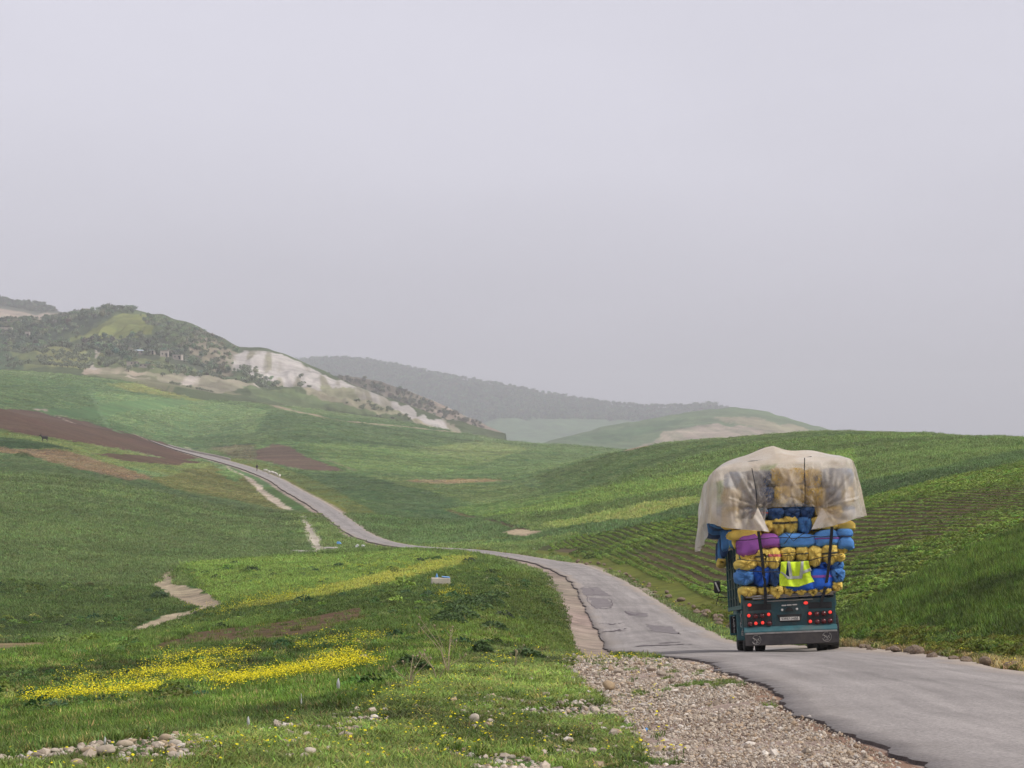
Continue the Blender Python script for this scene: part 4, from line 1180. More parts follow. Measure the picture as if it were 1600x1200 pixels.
# woods on the hills
def wood(name, surf, polys, n, size, c, label, edge=None):
    pts = []
    for pl, k in polys:
        A_ = np.array(densify(pl, 10)); lo, hi = A_.min(0), A_.max(0)
        t = np.stack([RNG.uniform(lo[0], hi[0], int(n*k)*3), RNG.uniform(lo[1], hi[1], int(n*k)*3)], -1)
        t = t[inside(A_, t[:, 0], t[:, 1])][:int(n*k)]
        pts += [surf(a, b, -.3) for a, b in t]
    if edge:
        for a, b in zip(*along(edge[0], edge[1], 4, .6)): pts.append(surf(a, b, -.5))
    pts = np.array(pts)
    s = size * RNG.uniform(.7, 1.35, len(pts))
    tint = jitter(np.tile(np.array(lin(c, KALB)) * 2.6, (len(pts), 1)), len(pts), .25)
    scatter(name, c_tree, pts, s, tint, label, 'woodland', tilt=.05)
wood('woodland', surf_far, [([(400,572),(480,564),(540,562),(600,572),(700,592),(800,609),(900,628),(960,637),(1010,640),(1100,636),(1150,640),(1100,652),(1000,660),(900,658),(800,652),(740,660),(700,650),(600,640),(480,620),(400,610)], 1.0)], 6400, 9.5, (78,88,68),
     'distant dark woodland covering the long hazy ridge', ([(440,566),(540,561),(600,570),(700,590),(800,607),(900,626),(1010,638),(1110,634)], 500))
wood('hilltop_wood', surf_chalk, [([(0,507),(60,504),(100,496),(160,486),(200,484),(212,488),(185,490),(120,506),(60,522),(0,524)], .35), ([(128,522),(150,520),(240,524),(300,538),(340,552),(360,566),(330,572),(270,558),(200,556),(140,545)], .5), ([(0,524),(60,530),(135,541),(130,548),(60,540),(0,540)], .15)],
     640, 4.4, (86,94,74), 'dark pine wood below and beside the grassy summit of the chalk hill', ([(-20,504),(60,501),(100,495),(130,491),(160,484),(212,484)], 130))
wood('spur_scrub', surf_wood, [([(510,588),(560,592),(600,600),(640,614),(680,631),(720,649),(760,668),(700,668),(620,640),(540,610)], 1.0)], 260, 4.2, (78,78,58), 'dark scrub trees on the brown spur behind the chalk slope')
wood('far_left_wood', surf_farleft, [([(-60,462),(0,469),(70,481),(90,488),(60,488),(0,478),(-60,476)], .6), ([(-60,506),(60,508),(110,500),(120,520),(-60,520)], .4)], 420, 6.0, (74,80,58), 'trees on the far left hill above the bare terraces', ([(-40,462),(0,468),(70,480),(92,488)], 60))
wood('flank_trees', surf_chalk, [([(215,490),(260,498),(300,511),(345,530),(372,546),(350,572),(330,552),(300,540),(240,520)], .55), ([(60,512),(150,500),(100,524),(60,528)], .12), ([(150,552),(340,572),(370,590),(300,586),(240,582),(150,570)], .2), ([(356,556),(390,570),(440,590),(480,606),(440,604),(380,584)], .13)],
     420, 3.2, (96,104,80), 'scattered small trees and scrub on the flank of the chalk hill')
# ------------------------------------------------------------------ truck
TY = 51.0                                   # rear axle distance
TX = (1236 - 800) / F * TY
TZ = road_z(TX, TY)
YAW = R(-2.9)
fwd = Vector((math.sin(-YAW), math.cos(YAW), 0))
z_f = road_z(TX + fwd.x * 4.3, TY + fwd.y * 4.3)
PITCH = math.atan2(z_f - TZ, 4.3)
T_CH = Matrix.Translation((TX, TY, TZ)) @ Matrix.Rotation(YAW, 4, 'Z') @ Matrix.Rotation(PITCH, 4, 'X')
T_BODY = T_CH @ Matrix.Translation((0, 0, .5)) @ Matrix.Rotation(R(-2.6), 4, 'Y') @ Matrix.Translation((0, 0, -.5))
T_INV = T_BODY.inverted()
print('truck', TX, TY, TZ, math.degrees(PITCH))
def tl(u, v, y):
    """place on the truck: where a line of sight meets the cross-plane y (metres ahead of the rear axle)"""
    o = T_INV @ Vector((0, 0, 0)); d = (T_INV.to_3x3()) @ Vector(((u - 800) / F, 1.0, -(v - VH) / F))
    t = (y - o.y) / d.y; p = o + d * t
    return Vector((p.x, y, p.z))
YR = -1.75                                  # rear face of the body
TEAL = lin((38, 92, 98))
M_TEAL = simple('teal_paint', lin((24, 62, 68)), .45, var=.25, scale=3, bump=.1, dirt=lin((92, 86, 74)), dirt_amt=.7)
M_TEALL = simple('teal_paint_worn', lin((50, 98, 104)), .5, var=.25, scale=4, dirt=lin((104, 98, 84)), dirt_amt=.5)
M_BLACK = simple('black_steel', lin((26, 26, 28)), .6, var=.3, scale=5, dirt=lin((74, 66, 58)), dirt_amt=.35)
M_RUB = simple('rubber', lin((24, 23, 23)), .85, var=.3, scale=6, dirt=lin((70, 62, 54)), dirt_amt=.5)
M_STEEL = simple('bare_steel', lin((150, 146, 142)), .4, .6, var=.25, scale=6, dirt=lin((96, 82, 70)), dirt_amt=.5)
M_REDD = simple('red_lens', lin((88, 20, 22)), .15, var=.2, scale=20, spec=.6)
M_REDL = simple('red_lens_lit', lin((230, 40, 36)), .15, var=.05, scale=20, emit=(1.0, .07, .05), estr=.45)
M_WHITE = simple('white_paint', lin((214, 210, 204)), .5, var=.12, scale=6, dirt=lin((120, 110, 98)), dirt_amt=.4)
M_GLASS = simple('cab_glass', lin((30, 36, 40)), .08, var=.1, scale=2, spec=.7)
M_PLATE = simple('plate_white', lin((212, 206, 198)), .4, var=.1, scale=10, dirt=lin((120, 108, 92)), dirt_amt=.4)
M_INK = simple('plate_ink', lin((24, 24, 26)), .6, var=.1)
M_BUMP = simple('bumper_plate', lin((50, 46, 48)), .6, var=.35, scale=4, dirt=lin((92, 84, 76)), dirt_amt=.5)

truck = empty('truck')
truck.matrix_world = T_CH
tag(truck, 'old teal flatbed truck piled high with sacks, driving away down the road', 'truck')
def tpart(mb, name, mat, parent=None, smooth=False, bevel=0.0, label=None, body=True):
    o = mb.build(name, mat, None, smooth, bevel)
    if parent is None:
        o.parent = truck
        o.matrix_parent_inverse = Matrix.Identity(4)
        o.matrix_basis = (T_CH.inverted() @ T_BODY) if body else Matrix.Identity(4)
    else:
        o.parent = parent; o.matrix_basis = Matrix.Identity(4)
    if label: o['label'] = label
    return o
p0, p1 = tl(1164, 990, YR), tl(1307, 984, YR)
XL, XR = p0.x, p1.x
ZB1 = tl(1236, 1006, YR).z; ZB0 = tl(1236, 985, YR).z; ZT = tl(1240, 935, YR).z
ZFLOOR = ZT - .10
YF = 4.15                                   # front of the cargo bed
print('bed', XL, XR, ZB1, ZB0, ZT)
# chassis
mb = MB()
for sx in (-.42, .42): mb.box((sx - .05, YR + .1, .62), (sx + .05, 5.9, .82))
for yy in (-1.4, -.5, .6, 1.8, 3.0, 4.4): mb.box((-.42, yy - .05, .64), (.42, yy + .05, .80))
tpart(mb, 'chassis', M_BLACK, bevel=.005, body=False)
mb = MB().box((-.75, -.06, .44), (.75, .06, .56)); mb.lathe([(-.16, .08), (-.16, .2), (.16, .2), (.16, .08)], 14, Matrix.Translation((0, 0, .5)))
tpart(mb, 'rear_axle', M_BLACK, body=False)
# wheels
def wheel(x, y, w=.24, r=.5):
    Mx = Matrix.Translation((x, y, r - .02))
    t = MB(); t.lathe([(-w/2, r*.6), (-w/2, r*.90), (-w*.42, r*.97), (-w*.3, r), (w*.3, r), (w*.42, r*.97), (w/2, r*.90), (w/2, r*.6)], 30, Mx)
    for k in range(30):
        a = 2 * math.pi * k / 30
        t.cbox((0, 0, r), (w*.7, .035, .02), Mx @ Matrix.Rotation(a, 4, 'X'))
    wo = tpart(MB().lathe([(-w*.35, .06), (-w*.35, r*.56), (-w*.45, r*.6), (w*.45, r*.6), (w*.35, r*.56), (w*.35, .06)], 20, Mx), 'wheel', M_BLACK, body=False)
    o = t.build('tyre', M_RUB, wo, True); 
    rm = MB().lathe([(-w*.4, r*.25), (-w*.2, r*.5), (w*.2, r*.5), (w*.4, r*.25)], 16, Mx).build('rim', M_STEEL, wo, True)
    return wo
XW = .93
for x in (-XW - .16, -XW + .14, XW - .14, XW + .14): wheel(x, 0)
for x in (-.98, .98): wheel(x, 4.35, .25, .5)
# rear body wall, ledge and bumper
zl1 = tl(1236, 977, YR).z
mb = MB().prism([(XL, zl1 - .04), (XR, zl1 - .04), (XR + .02, ZT), (XL - .02, ZT)], YR + .06, YR + .12)
back = tpart(mb, 'rear_panel', M_TEAL, bevel=.01)
mb = MB().add([(XL - .02, YR - .06, zl1 - .12), (XR + .02, YR - .06, zl1 - .12), (XR + .02, YR + .05, zl1), (XL - .02, YR + .05, zl1), (XL - .02, YR - .03, zl1 - .22), (XR + .02, YR - .03, zl1 - .22), (XL - .02, YR + .06, zl1 - .24), (XR + .02, YR + .06, zl1 - .24)],
     [(0, 1, 2, 3), (4, 5, 1, 0), (6, 7, 5, 4), (2, 7, 6, 3), (0, 3, 6, 4), (1, 5, 7, 2)])
tpart(mb, 'ledge', M_TEALL, bevel=.01)
zb_t, zb_b = tl(1236, 988, YR).z, tl(1236, 1007, YR).z
mb = MB().box((XL - .01, YR - .10, zb_b), (XR + .03, YR - .02, zb_t))
bumper = tpart(mb, 'bumper', M_BUMP, bevel=.015)
tpart(MB().box((XL, YR - .11, zb_t - .02), (XR, YR - .015, zb_t + .025)), 'bumper_trim', M_STEEL, bevel=.006)
for (cu, cv) in ((1182, 1000), (1292, 995)):      # the two pale line emblems at the bumper ends
    c = tl(cu, cv, YR - .105); mb = MB(); Mx = Matrix.Translation((c.x, YR - .104, c.z))
    n_ = 20
    for k in range(n_):
        if k in (3, 9, 10): continue
        a, b = 2*math.pi*k/n_, 2*math.pi*(k+1)/n_
        mb.tube([Mx @ Vector((.11*math.cos(a), 0, .115*math.sin(a))), Mx @ Vector((.11*math.cos(b), 0, .115*math.sin(b)))], .006, 4)
    for pl in ([(-.08, .05), (0, -.02), (.08, .05)], [(-.07, -.03), (-.02, .03), (.03, -.05)], [(0, -.02), (0, -.10)], [(-.05, -.08), (.05, -.06)], [(.03, .03), (.07, -.03)]):
        mb.tube([Mx @ Vector((x, 0, z_)) for x, z_ in pl], .007, 4)
    tpart(mb, 'emblem', M_STEEL, bumper)
# tailgate rails
for (a, b, r) in (((1176, 936), (1302, 928), .022), ((1196, 940), (1270, 936), .014), ((1165, 933), (1306, 925), .03)):
    tpart(MB().tube([tl(*a, YR - .02), tl(*b, YR - .02)], r, 6), 'tailgate_rail', M_STEEL)
# lamp recesses and round lamps
for (x0, y0, x1, y1) in ((1168.5, 957, 1206, 978), (1262, 954, 1302, 973.5)):
    a, b = tl(x0, y1, YR), tl(x1, y0, YR)
    tpart(MB().box((a.x, YR + .035, a.z), (b.x, YR + .07, b.z)), 'lamp_panel', M_BLACK, bevel=.004)
for (x0, y0, x1, y1) in ((1170, 943, 1205, 954), (1264, 940, 1300, 951)):
    a, b = tl(x0, y1, YR), tl(x1, y0, YR)
    tpart(MB().box((a.x, YR + .045, a.z), (b.x, YR + .068, b.z)), 'lamp_panel', M_BLACK, bevel=.004)
def lamp(u, v, lit, r=.066, ex=1.0):
    c = tl(u, v, YR + .03)
    Mx = Matrix.Translation((c.x, YR + .03, c.z))
    ring = tpart(MB().lathe([(.03, r*1.15), (-.02, r*1.15), (-.02, r*.96), (.01, r*.96)], 18, Mx, 'Y'), 'tail_lamp', M_BLACK, smooth=False)
    prof = [(.0, r*.95), (-.02, r*.93), (-.04, r*.7), (-.052, r*.35), (-.055, r*.05)]
    MB().lathe(prof, 18, Mx @ Matrix.Diagonal((ex, 1, 1, 1)), 'Y').build('lens', M_REDL if lit else M_REDD, ring, True)
LIT = {(1170, 962), (1201, 960), (1181, 974), (1191.5, 973), (1265.5, 958.5), (1297, 956.5), (1266, 971)}
for c in [(1170, 962), (1180.5, 963), (1191, 962.5), (1201, 960), (1172, 975), (1181, 974), (1191.5, 973), (1202, 974),
          (1265.5, 958.5), (1276, 959.5), (1287, 958.5), (1297, 956.5), (1266, 971), (1277, 971.5), (1287, 970.5), (1297, 970)]:
    lamp(c[0], c[1], c in LIT, .044 if c in LIT else .066)
lamp(1171, 945.5, True, .045, 1.2); lamp(1259, 942, True, .045, 1.3)
# number plate and its bracket
a, b = tl(1216, 972, YR), tl(1252, 959, YR)
br = tpart(MB().prism([(a.x - .02, b.z), (b.x + .02, b.z), (b.x - .03, a.z), (a.x + .05, a.z)], YR + .02, YR + .06), 'plate_bracket', M_BLACK, bevel=.004)
a, b = tl(1219, 970, YR), tl(1249, 963.4, YR)
pw, ph = b.x - a.x, b.z - a.z
plate = tpart(MB().box((a.x, YR - .012, a.z), (b.x, YR + .02, b.z)), 'number_plate', M_PLATE, bevel=.004)
def text_part(body, loc, size, mat, parent, name='lettering', rot=(R(90), 0, 0), sx=1.0, ext=.003, align='CENTER'):
    cu = bpy.data.curves.new(name, 'FONT'); cu.body = body; cu.size = size; cu.extrude = ext; cu.align_x = align; cu.align_y = 'CENTER'
    t = bpy.data.objects.new(name, cu); COL.objects.link(t)
    bpy.context.view_layer.update()
    me = bpy.data.meshes.new_from_object(t.evaluated_get(bpy.context.evaluated_depsgraph_get()))
    bpy.data.objects.remove(t); bpy.data.curves.remove(cu)
    me.transform(Matrix.Translation(loc) @ Euler(rot).to_matrix().to_4x4() @ Matrix.Diagonal((sx, 1, 1, 1)))
    me.materials.clear(); me.materials.append(mat)
    o = bpy.data.objects.new(name, me); COL.objects.link(o); o.parent = parent
    return o
zc = (a.z + b.z) / 2
text_part('52937', (a.x + pw*.29, YR - .016, zc), ph*1.05, M_INK, plate, sx=.95)
text_part('4', (a.x + pw*.66, YR - .016, zc), ph*.9, M_INK, plate)
text_part('55', (a.x + pw*.86, YR - .016, zc), ph*1.05, M_INK, plate, sx=.95)
for k in (.575, .745): MB().box((a.x + pw*k - .004, YR - .016, a.z + .01), (a.x + pw*k + .004, YR - .011, b.z - .01)).build('divider', M_INK, plate)
for u_ in (1225, 1233.3, 1241.7):
    c = tl(u_, 946 - (u_ - 1225) * .07, YR + .04)
    tpart(MB().cbox((c.x, YR + .045, c.z), (.118, .05, .032)), 'reflector_strip', M_WHITE, bevel=.01)
for c in ((1222, 953), (1245, 951.5)):
    q = tl(*c, YR + .05); tpart(MB().lathe([(.02, .03), (-.02, .03), (-.03, .02)], 10, Matrix.Translation((q.x, YR + .04, q.z)), 'Y'), 'plate_light', M_WHITE)
q = tl(1233, 952.5, YR + .05); tpart(MB().prism([(q.x + .1*math.cos(k*math.pi/8), q.z - .04 + .1*math.sin(k*math.pi/8)) for k in range(9)], YR + .03, YR + .06), 'handle_recess', M_BLACK)
# side boards
ZS = 2.72
for s, nm in ((-1, 'left'), (1, 'right')):
    X0 = XL if s < 0 else XR
    x_in, x_out = (X0, X0 + .05) if s < 0 else (X0 - .05, X0)
    side = tpart(MB().box((x_in, YR + .14, ZFLOOR - .02), (x_out, YF, ZS)), 'side_board', M_TEAL, bevel=.008)
    for k, yy in enumerate(np.linspace(YR + .18, YF - .03, 6)):
        MB().box((X0 - .04 if s < 0 else X0 + .002, yy - .04, ZFLOOR - .12), (X0 - .002 if s < 0 else X0 + .04, yy + .04, ZS + .03)).build('post', M_TEALL if k in (0, 5) else M_TEAL, side)
    for zz in np.linspace(ZFLOOR + .2, ZS - .2, 5):
        MB().box((X0 - .022 if s < 0 else X0 + .002, YR + .2, zz - .015), (X0 - .001 if s < 0 else X0 + .022, YF - .05, zz + .015)).build('rib', M_TEAL, side)
    MB().box((X0 - .05 if s < 0 else X0 + .001, YR + .14, ZFLOOR - .11), (X0 - .001 if s < 0 else X0 + .05, YF, ZFLOOR - .01)).build('lower_rail', M_TEALL, side)
tpart(MB().box((XL + .05, YR + .12, ZFLOOR - .08), (XR - .05, YF, ZFLOOR)), 'bed_floor', M_BLACK)
tpart(MB().box((XL, YF + .02, ZFLOOR - .08), (XR, YF + .08, ZS + .1)), 'front_board', M_TEAL, bevel=.01)
# side skirts with painted lettering, steps and mudguards
for s in (-1, 1):
    X0 = XL if s < 0 else XR
    o_ = lambda d: X0 + s * d
    for (y0, y1, zb, zt_) in ((-1.3, -.62, .62, ZFLOOR - .14), (.75, 2.0, .55, ZFLOOR - .14)):
        pts = sorted([o_(-.02), o_(.02)])
        sk = tpart(MB().box((pts[0], y0, zb), (pts[1], y1, zt_)), 'side_skirt', M_TEALL, bevel=.01)
        pts = sorted([o_(.0215), o_(.026)])
        MB().box((pts[0], y0 + .1, zb + .12), (pts[1], y1 - .1, zt_ - .08)).build('inset_panel', M_BLACK, sk)
    pts = sorted([o_(-.05), o_(.03)])
    tpart(MB().prism([(0, 0)] * 0 + [(pts[0], .95), (pts[1], .95), (pts[1], 1.02), (pts[0], 1.02)], -.58, .58), 'mudguard', M_BLACK, bevel=.005)
    tpart(MB().box((pts[0], 2.4, .55), (pts[1], 3.6, .62)), 'side_rail', M_STEEL, bevel=.005)
    tpart(MB().box((pts[0], 2.4, .85), (pts[1], 3.6, .92)), 'side_rail', M_STEEL, bevel=.005)
# rear-facing flap beside the left wheels with the stacked letters
a, b = tl(1152.5, 1001, -1.0), tl(1165, 957, -1.0)
fl = tpart(MB().box((a.x, -1.03, a.z), (b.x, -.99, b.z)), 'wheel_flap', M_TEALL, bevel=.02)
hh = (b.z - a.z)
for k, ch in enumerate('CENTE'):
    text_part(ch, ((a.x + b.x) / 2 + .01, -1.036, b.z - hh * (.11 + .16 * k)), .16, M_WHITE, fl, sx=.75)
a2, b2 = tl(1141, 993, .9), tl(1150, 960, .9)
fl2 = tpart(MB().box((a2.x, .87, a2.z), (b2.x, .91, b2.z)), 'wheel_flap', M_TEALL, bevel=.02)
hh = (b2.z - a2.z)
MB().box((a2.x + .02, .862, a2.z + .06), (b2.x - .02, .868, b2.z - .05)).build('dark_field', M_BLACK, fl2)
for k, ch in enumerate('CENTE'):
    text_part(ch, ((a2.x + b2.x) / 2 + .02, .86, b2.z - hh * (.17 + .16 * k)), .13, M_WHITE, fl2, sx=.6)
for s in (-1, 1):
    tpart(MB().prism([(s*.88 - .25, .18), (s*.88 + .25, .18), (s*.88 + .25, .62), (s*.88 - .25, .62)], -.74, -.72), 'mud_flap', M_RUB, body=False)
# cab ahead of the load
mb = MB().add([(-1.1, 4.35, .62), (1.1, 4.35, .62), (1.1, 6.25, .62), (-1.1, 6.25, .62), (-1.1, 4.35, 1.62), (1.1, 4.35, 1.62), (1.1, 6.22, 1.62), (-1.1, 6.22, 1.62),
               (-1.0, 4.4, 2.5), (1.0, 4.4, 2.5), (1.0, 5.75, 2.5), (-1.0, 5.75, 2.5)],
              [(0, 1, 2, 3), (0, 1, 5, 4), (1, 2, 6, 5), (2, 3, 7, 6), (3, 0, 4, 7), (4, 5, 9, 8), (5, 6, 10, 9), (6, 7, 11, 10), (7, 4, 8, 11), (8, 9, 10, 11)])
cab = tpart(mb, 'cab', M_TEAL, bevel=.04, body=False)
MB().add([(-.9, 6.155, 1.72), (.9, 6.155, 1.72), (.85, 5.80, 2.42), (-.85, 5.80, 2.42)], [(0, 1, 2, 3)]).build('windscreen', M_GLASS, cab)
for s in (-1, 1): MB().add([(s*1.102, 4.6, 1.7), (s*1.102, 5.9, 1.7), (s*1.02, 5.6, 2.4), (s*1.02, 4.65, 2.4)], [(0, 1, 2, 3)]).build('side_window', M_GLASS, cab)
# wing mirror on its arm
c = tl(1120.5, 917, 5.6)
mir = tpart(MB().cbox((c.x, 5.6, c.z), (.19, .07, .36)), 'wing_mirror', M_BLACK, bevel=.03)
MB().add([(c.x - .07, 5.56, c.z + .13), (c.x - .03, 5.56, c.z + .14), (c.x + .07, 5.56, c.z - .12), (c.x + .03, 5.56, c.z - .14)], [(0, 1, 2, 3)]).build('mirror_glint', M_WHITE, mir)  # slanted white streak painted on as the mirror's reflection
MB().tube([(c.x + .03, 5.63, c.z - .18), (c.x + .02, 5.64, c.z - .30), (-1.0, 5.7, c.z - .34)], .015, 5).tube([(c.x + .02, 5.64, c.z - .3), (c.x - .05, 5.64, c.z - .5)], .012, 5).build('mirror_arm', M_BLACK, mir)

# ------------------------------------------------------------------ load: sacks, each a thing of its own
def woven(name, c, c2=None):
    m, n, l, b = nt(name)
    tc = n.new('ShaderNodeTexCoord'); oi = n.new('ShaderNodeObjectInfo')
    mp = n.new('ShaderNodeMapping'); l.new(tc.outputs['Object'], mp.inputs['Vector'])
    vv = n.new('ShaderNodeVectorMath'); vv.operation = 'SCALE'; vv.inputs[0].default_value = (7, 13, 5); l.new(oi.outputs['Random'], vv.inputs['Scale']); l.new(vv.outputs[0], mp.inputs['Location'])
    no = sock(n, l, 'ShaderNodeTexNoise', Scale=4.0, Detail=6.0, Roughness=.6); l.new(mp.outputs[0], no.inputs['Vector'])
    rp = sock(n, l, 'ShaderNodeMapRange', **{'From Min': .3, 'From Max': .7, 'To Min': .8, 'To Max': 1.15}); l.new(no.outputs['Fac'], rp.inputs['Value'])
    rr = sock(n, l, 'ShaderNodeMapRange', **{'To Min': .78, 'To Max': 1.12}); l.new(oi.outputs['Random'], rr.inputs['Value'])
    mm = n.new('ShaderNodeMath'); mm.operation = 'MULTIPLY'; l.new(rp.outputs[0], mm.inputs[0]); l.new(rr.outputs[0], mm.inputs[1])
    mu = n.new('ShaderNodeVectorMath'); mu.operation = 'SCALE'; mu.inputs[0].default_value = c; l.new(mm.outputs[0], mu.inputs['Scale'])
    l.new(mu.outputs[0], b.inputs['Base Color'])
    b.inputs['Roughness'].default_value = .75; b.inputs['Specular IOR Level'].default_value = .2
    # creases plus the weave itself
    wv = sock(n, l, 'ShaderNodeTexNoise', Scale=9.0, Detail=8.0, Roughness=.7, Distortion=1.4); l.new(mp.outputs[0], wv.inputs['Vector'])
    w2 = n.new('ShaderNodeTexWave'); w2.inputs['Scale'].default_value = 40; w2.inputs['Distortion'].default_value = .5; l.new(mp.outputs[0], w2.inputs['Vector'])
    ad = n.new('ShaderNodeMath'); ad.operation = 'MULTIPLY_ADD'; l.new(w2.outputs['Fac'], ad.inputs[0]); ad.inputs[1].default_value = .12; l.new(wv.outputs['Fac'], ad.inputs[2])
    bu = sock(n, l, 'ShaderNodeBump', Strength=.55, Distance=.06); l.new(ad.outputs[0], bu.inputs['Height']); l.new(bu.outputs[0], b.inputs['Normal'])
    return m
KS = 0.95
M_SK = {'Y': woven('yellow_weave', lin((240, 208, 106), KS * 1.18)), 'B': woven('blue_weave', lin((98, 158, 228), KS)), 'D': woven('dark_blue_weave', lin((66, 100, 154), KS)),
        'P': woven('purple_weave', lin((156, 90, 168), KS)), 'L': woven('pale_blue_weave', lin((120, 150, 186), KS)), 'R': woven('royal_blue_weave', lin((46, 106, 214), KS))}
CN = {'Y': 'yellow', 'B': 'blue', 'D': 'dark blue', 'P': 'purple', 'L': 'pale blue', 'R': 'royal blue'}
M_PINK = simple('pink_band', lin((214, 110, 110)), .6, var=.2, scale=9)
M_MAG = simple('magenta_band', lin((132, 70, 150)), .6, var=.2, scale=9)
M_DBAND = simple('dark_band', lin((76, 74, 60)), .7, var=.2, scale=9)
M_CORD = simple('black_cord', lin((28, 26, 28)), .7, var=.2)
def sack_mesh(w, h, d, kind, seed, lean=0.0):
    """stuffed sack centred on its own middle: 'end' shows its knotted, drooping end to the rear (-y); 'side' lies across"""
    r = random.Random(seed)
    nu, nv = 34, 20
    ph = [r.uniform(0, 6.28) for _ in range(8)]
    V, Fc = [], []
    def se(t, e): c = math.cos(t); return math.copysign(abs(c) ** e, c)
    def ss(t, e): c = math.sin(t); return math.copysign(abs(c) ** e, c)
    for j in range(nv + 1):
        la = -math.pi/2 + math.pi * j / nv
        for i in range(nu):
            lo = 2 * math.pi * i / nu
            if kind == 'side':
                # long axis x
                x = w/2 * ss(la, .55); k = abs(math.cos(la)) ** .55
                y = d/2 * k * se(lo, .65); z = h/2 * k * ss(lo, .65)
                rel = x / (w/2)
                pin = 1 - .16 * max(0, abs(rel) - .55) / .45
                z *= pin; z += .035 * h * math.sin(3*rel + ph[0]) - .08*h*(abs(rel) ** 3)
            else:
                y = d/2 * ss(la, .6); k = abs(math.cos(la)) ** .5
                x = w/2 * k * se(lo, .6); z = h/2 * k * ss(lo, .6)
                if y < 0:
                    q = min(1, (-y / (d/2)) ** 2)
                    # the tied end droops to a point
                    if z < 0:
                        x *= 1 - .80 * q * (-z / (h/2)) ** 1.2
                        z *= 1 + .62 * q * max(0, 1 - abs(x) / (w/2)) ** .8
                x += lean * w * (z / h)
            wr = .022 * math.sin(5*lo + ph[1] + 3*la) + .016 * math.sin(9*lo + ph[2]) * math.cos(4*la + ph[3]) + .012 * math.sin(13*la + 4*lo + ph[4])
            cr_ = abs(math.sin(2.5*lo + 2.0*la + ph[5])) ** .5 * .5 + abs(math.sin(4.2*la - 1.7*lo + ph[6])) ** .4 * .5
            end_ = abs(math.sin(la)) ** 3
            pl_ = .05 * end_ * math.sin(11*lo + ph[7])          # gathers at the tied ends
            f_ = 1 + wr * 1.4 + .055 * (cr_ - .8) + pl_
            V.append((x * f_, y * f_, z * f_))
    for j in range(nv):
        for i in range(nu):
            i2 = (i + 1) % nu
            Fc.append((j*nu + i, j*nu + i2, (j+1)*nu + i2, (j+1)*nu + i))
    me = bpy.data.meshes.new('sack'); me.from_pydata(V, [], Fc)
    bm = bmesh.new(); bm.from_mesh(me); bmesh.ops.remove_doubles(bm, verts=bm.verts, dist=.003); bmesh.ops.recalc_face_normals(bm, faces=bm.faces); bm.to_mesh(me); bm.free()
    return me
def band_on(sack, me, w, h, d, kind, frac, wid, mat, name='printed_band', vertical=True):
    """a printed or tied band that follows the sack's own skin"""
    bm = bmesh.new(); bm.from_mesh(me)
    ax = 0 if (kind == 'side' and vertical) else 2
    ext = (w if ax == 0 else h) / 2
    geom = bm.verts[:] + bm.edges[:] + bm.faces[:]
    for off, s in ((frac - wid/2, 1), (frac + wid/2, -1)):
        co = Vector((0, 0, 0)); co[ax] = off * ext * 2
        no = Vector((0, 0, 0)); no[ax] = s
        geom = bm.verts[:] + bm.edges[:] + bm.faces[:]
        bmesh.ops.bisect_plane(bm, geom=geom, plane_co=co, plane_no=no, clear_inner=True)
    bm.normal_update()
    for v in bm.verts: v.co += v.normal * .006
    m2 = bpy.data.meshes.new(name); bm.to_mesh(m2); bm.free()
    if len(m2.polygons) == 0: return
    o = mesh_obj(name, m2, mat, sack, True)
Z1 = 1000.0 / 300.0
def zu(x): return 1070 + x / Z1
def zv(y): return 680 + y / Z1
ORD = ['first', 'second', 'third', 'fourth', 'fifth', 'sixth', 'seventh', 'eighth', 'ninth', 'tenth', 'eleventh', 'twelfth']
SACKS = []
def sack(x0, y0, x1, y1, c, kind, label, y=None, d=None, bands=(), lean=0, grow=1.04, group='sacks loaded on the truck'):
    d = d or (.95 if kind == 'end' else .62)
    yc = (YR - .12 if y is None else y)
    a, b = tl(zu(x0), zv(y1), yc), tl(zu(x1), zv(y0), yc)
    w, h = (b.x - a.x) * grow, (b.z - a.z) * (grow if kind == 'side' else .96)
    me = sack_mesh(w, h, d, kind, len(SACKS) + 17, lean)
    o = mesh_obj('sack', me, M_SK[c], None, True)
    o.matrix_world = T_BODY @ Matrix.Translation(((a.x + b.x)/2, yc + d/2, (a.z + b.z)/2 + (.04*h if kind == 'end' else 0))) @ Matrix.Rotation(random.uniform(-.05, .05), 4, 'Y')
    tag(o, label, 'sack', group)
    for fr, wd, mt in bands: band_on(o, me, w, h, d, kind, fr, wd, mt, vertical=(kind == 'side' and mt is M_CORD))
    SACKS.append(o)
    return o
def rowlab(c, i, row, extra=''):
    return f'{CN[c]} sack{extra}, {ORD[i]} from left in the {row}'
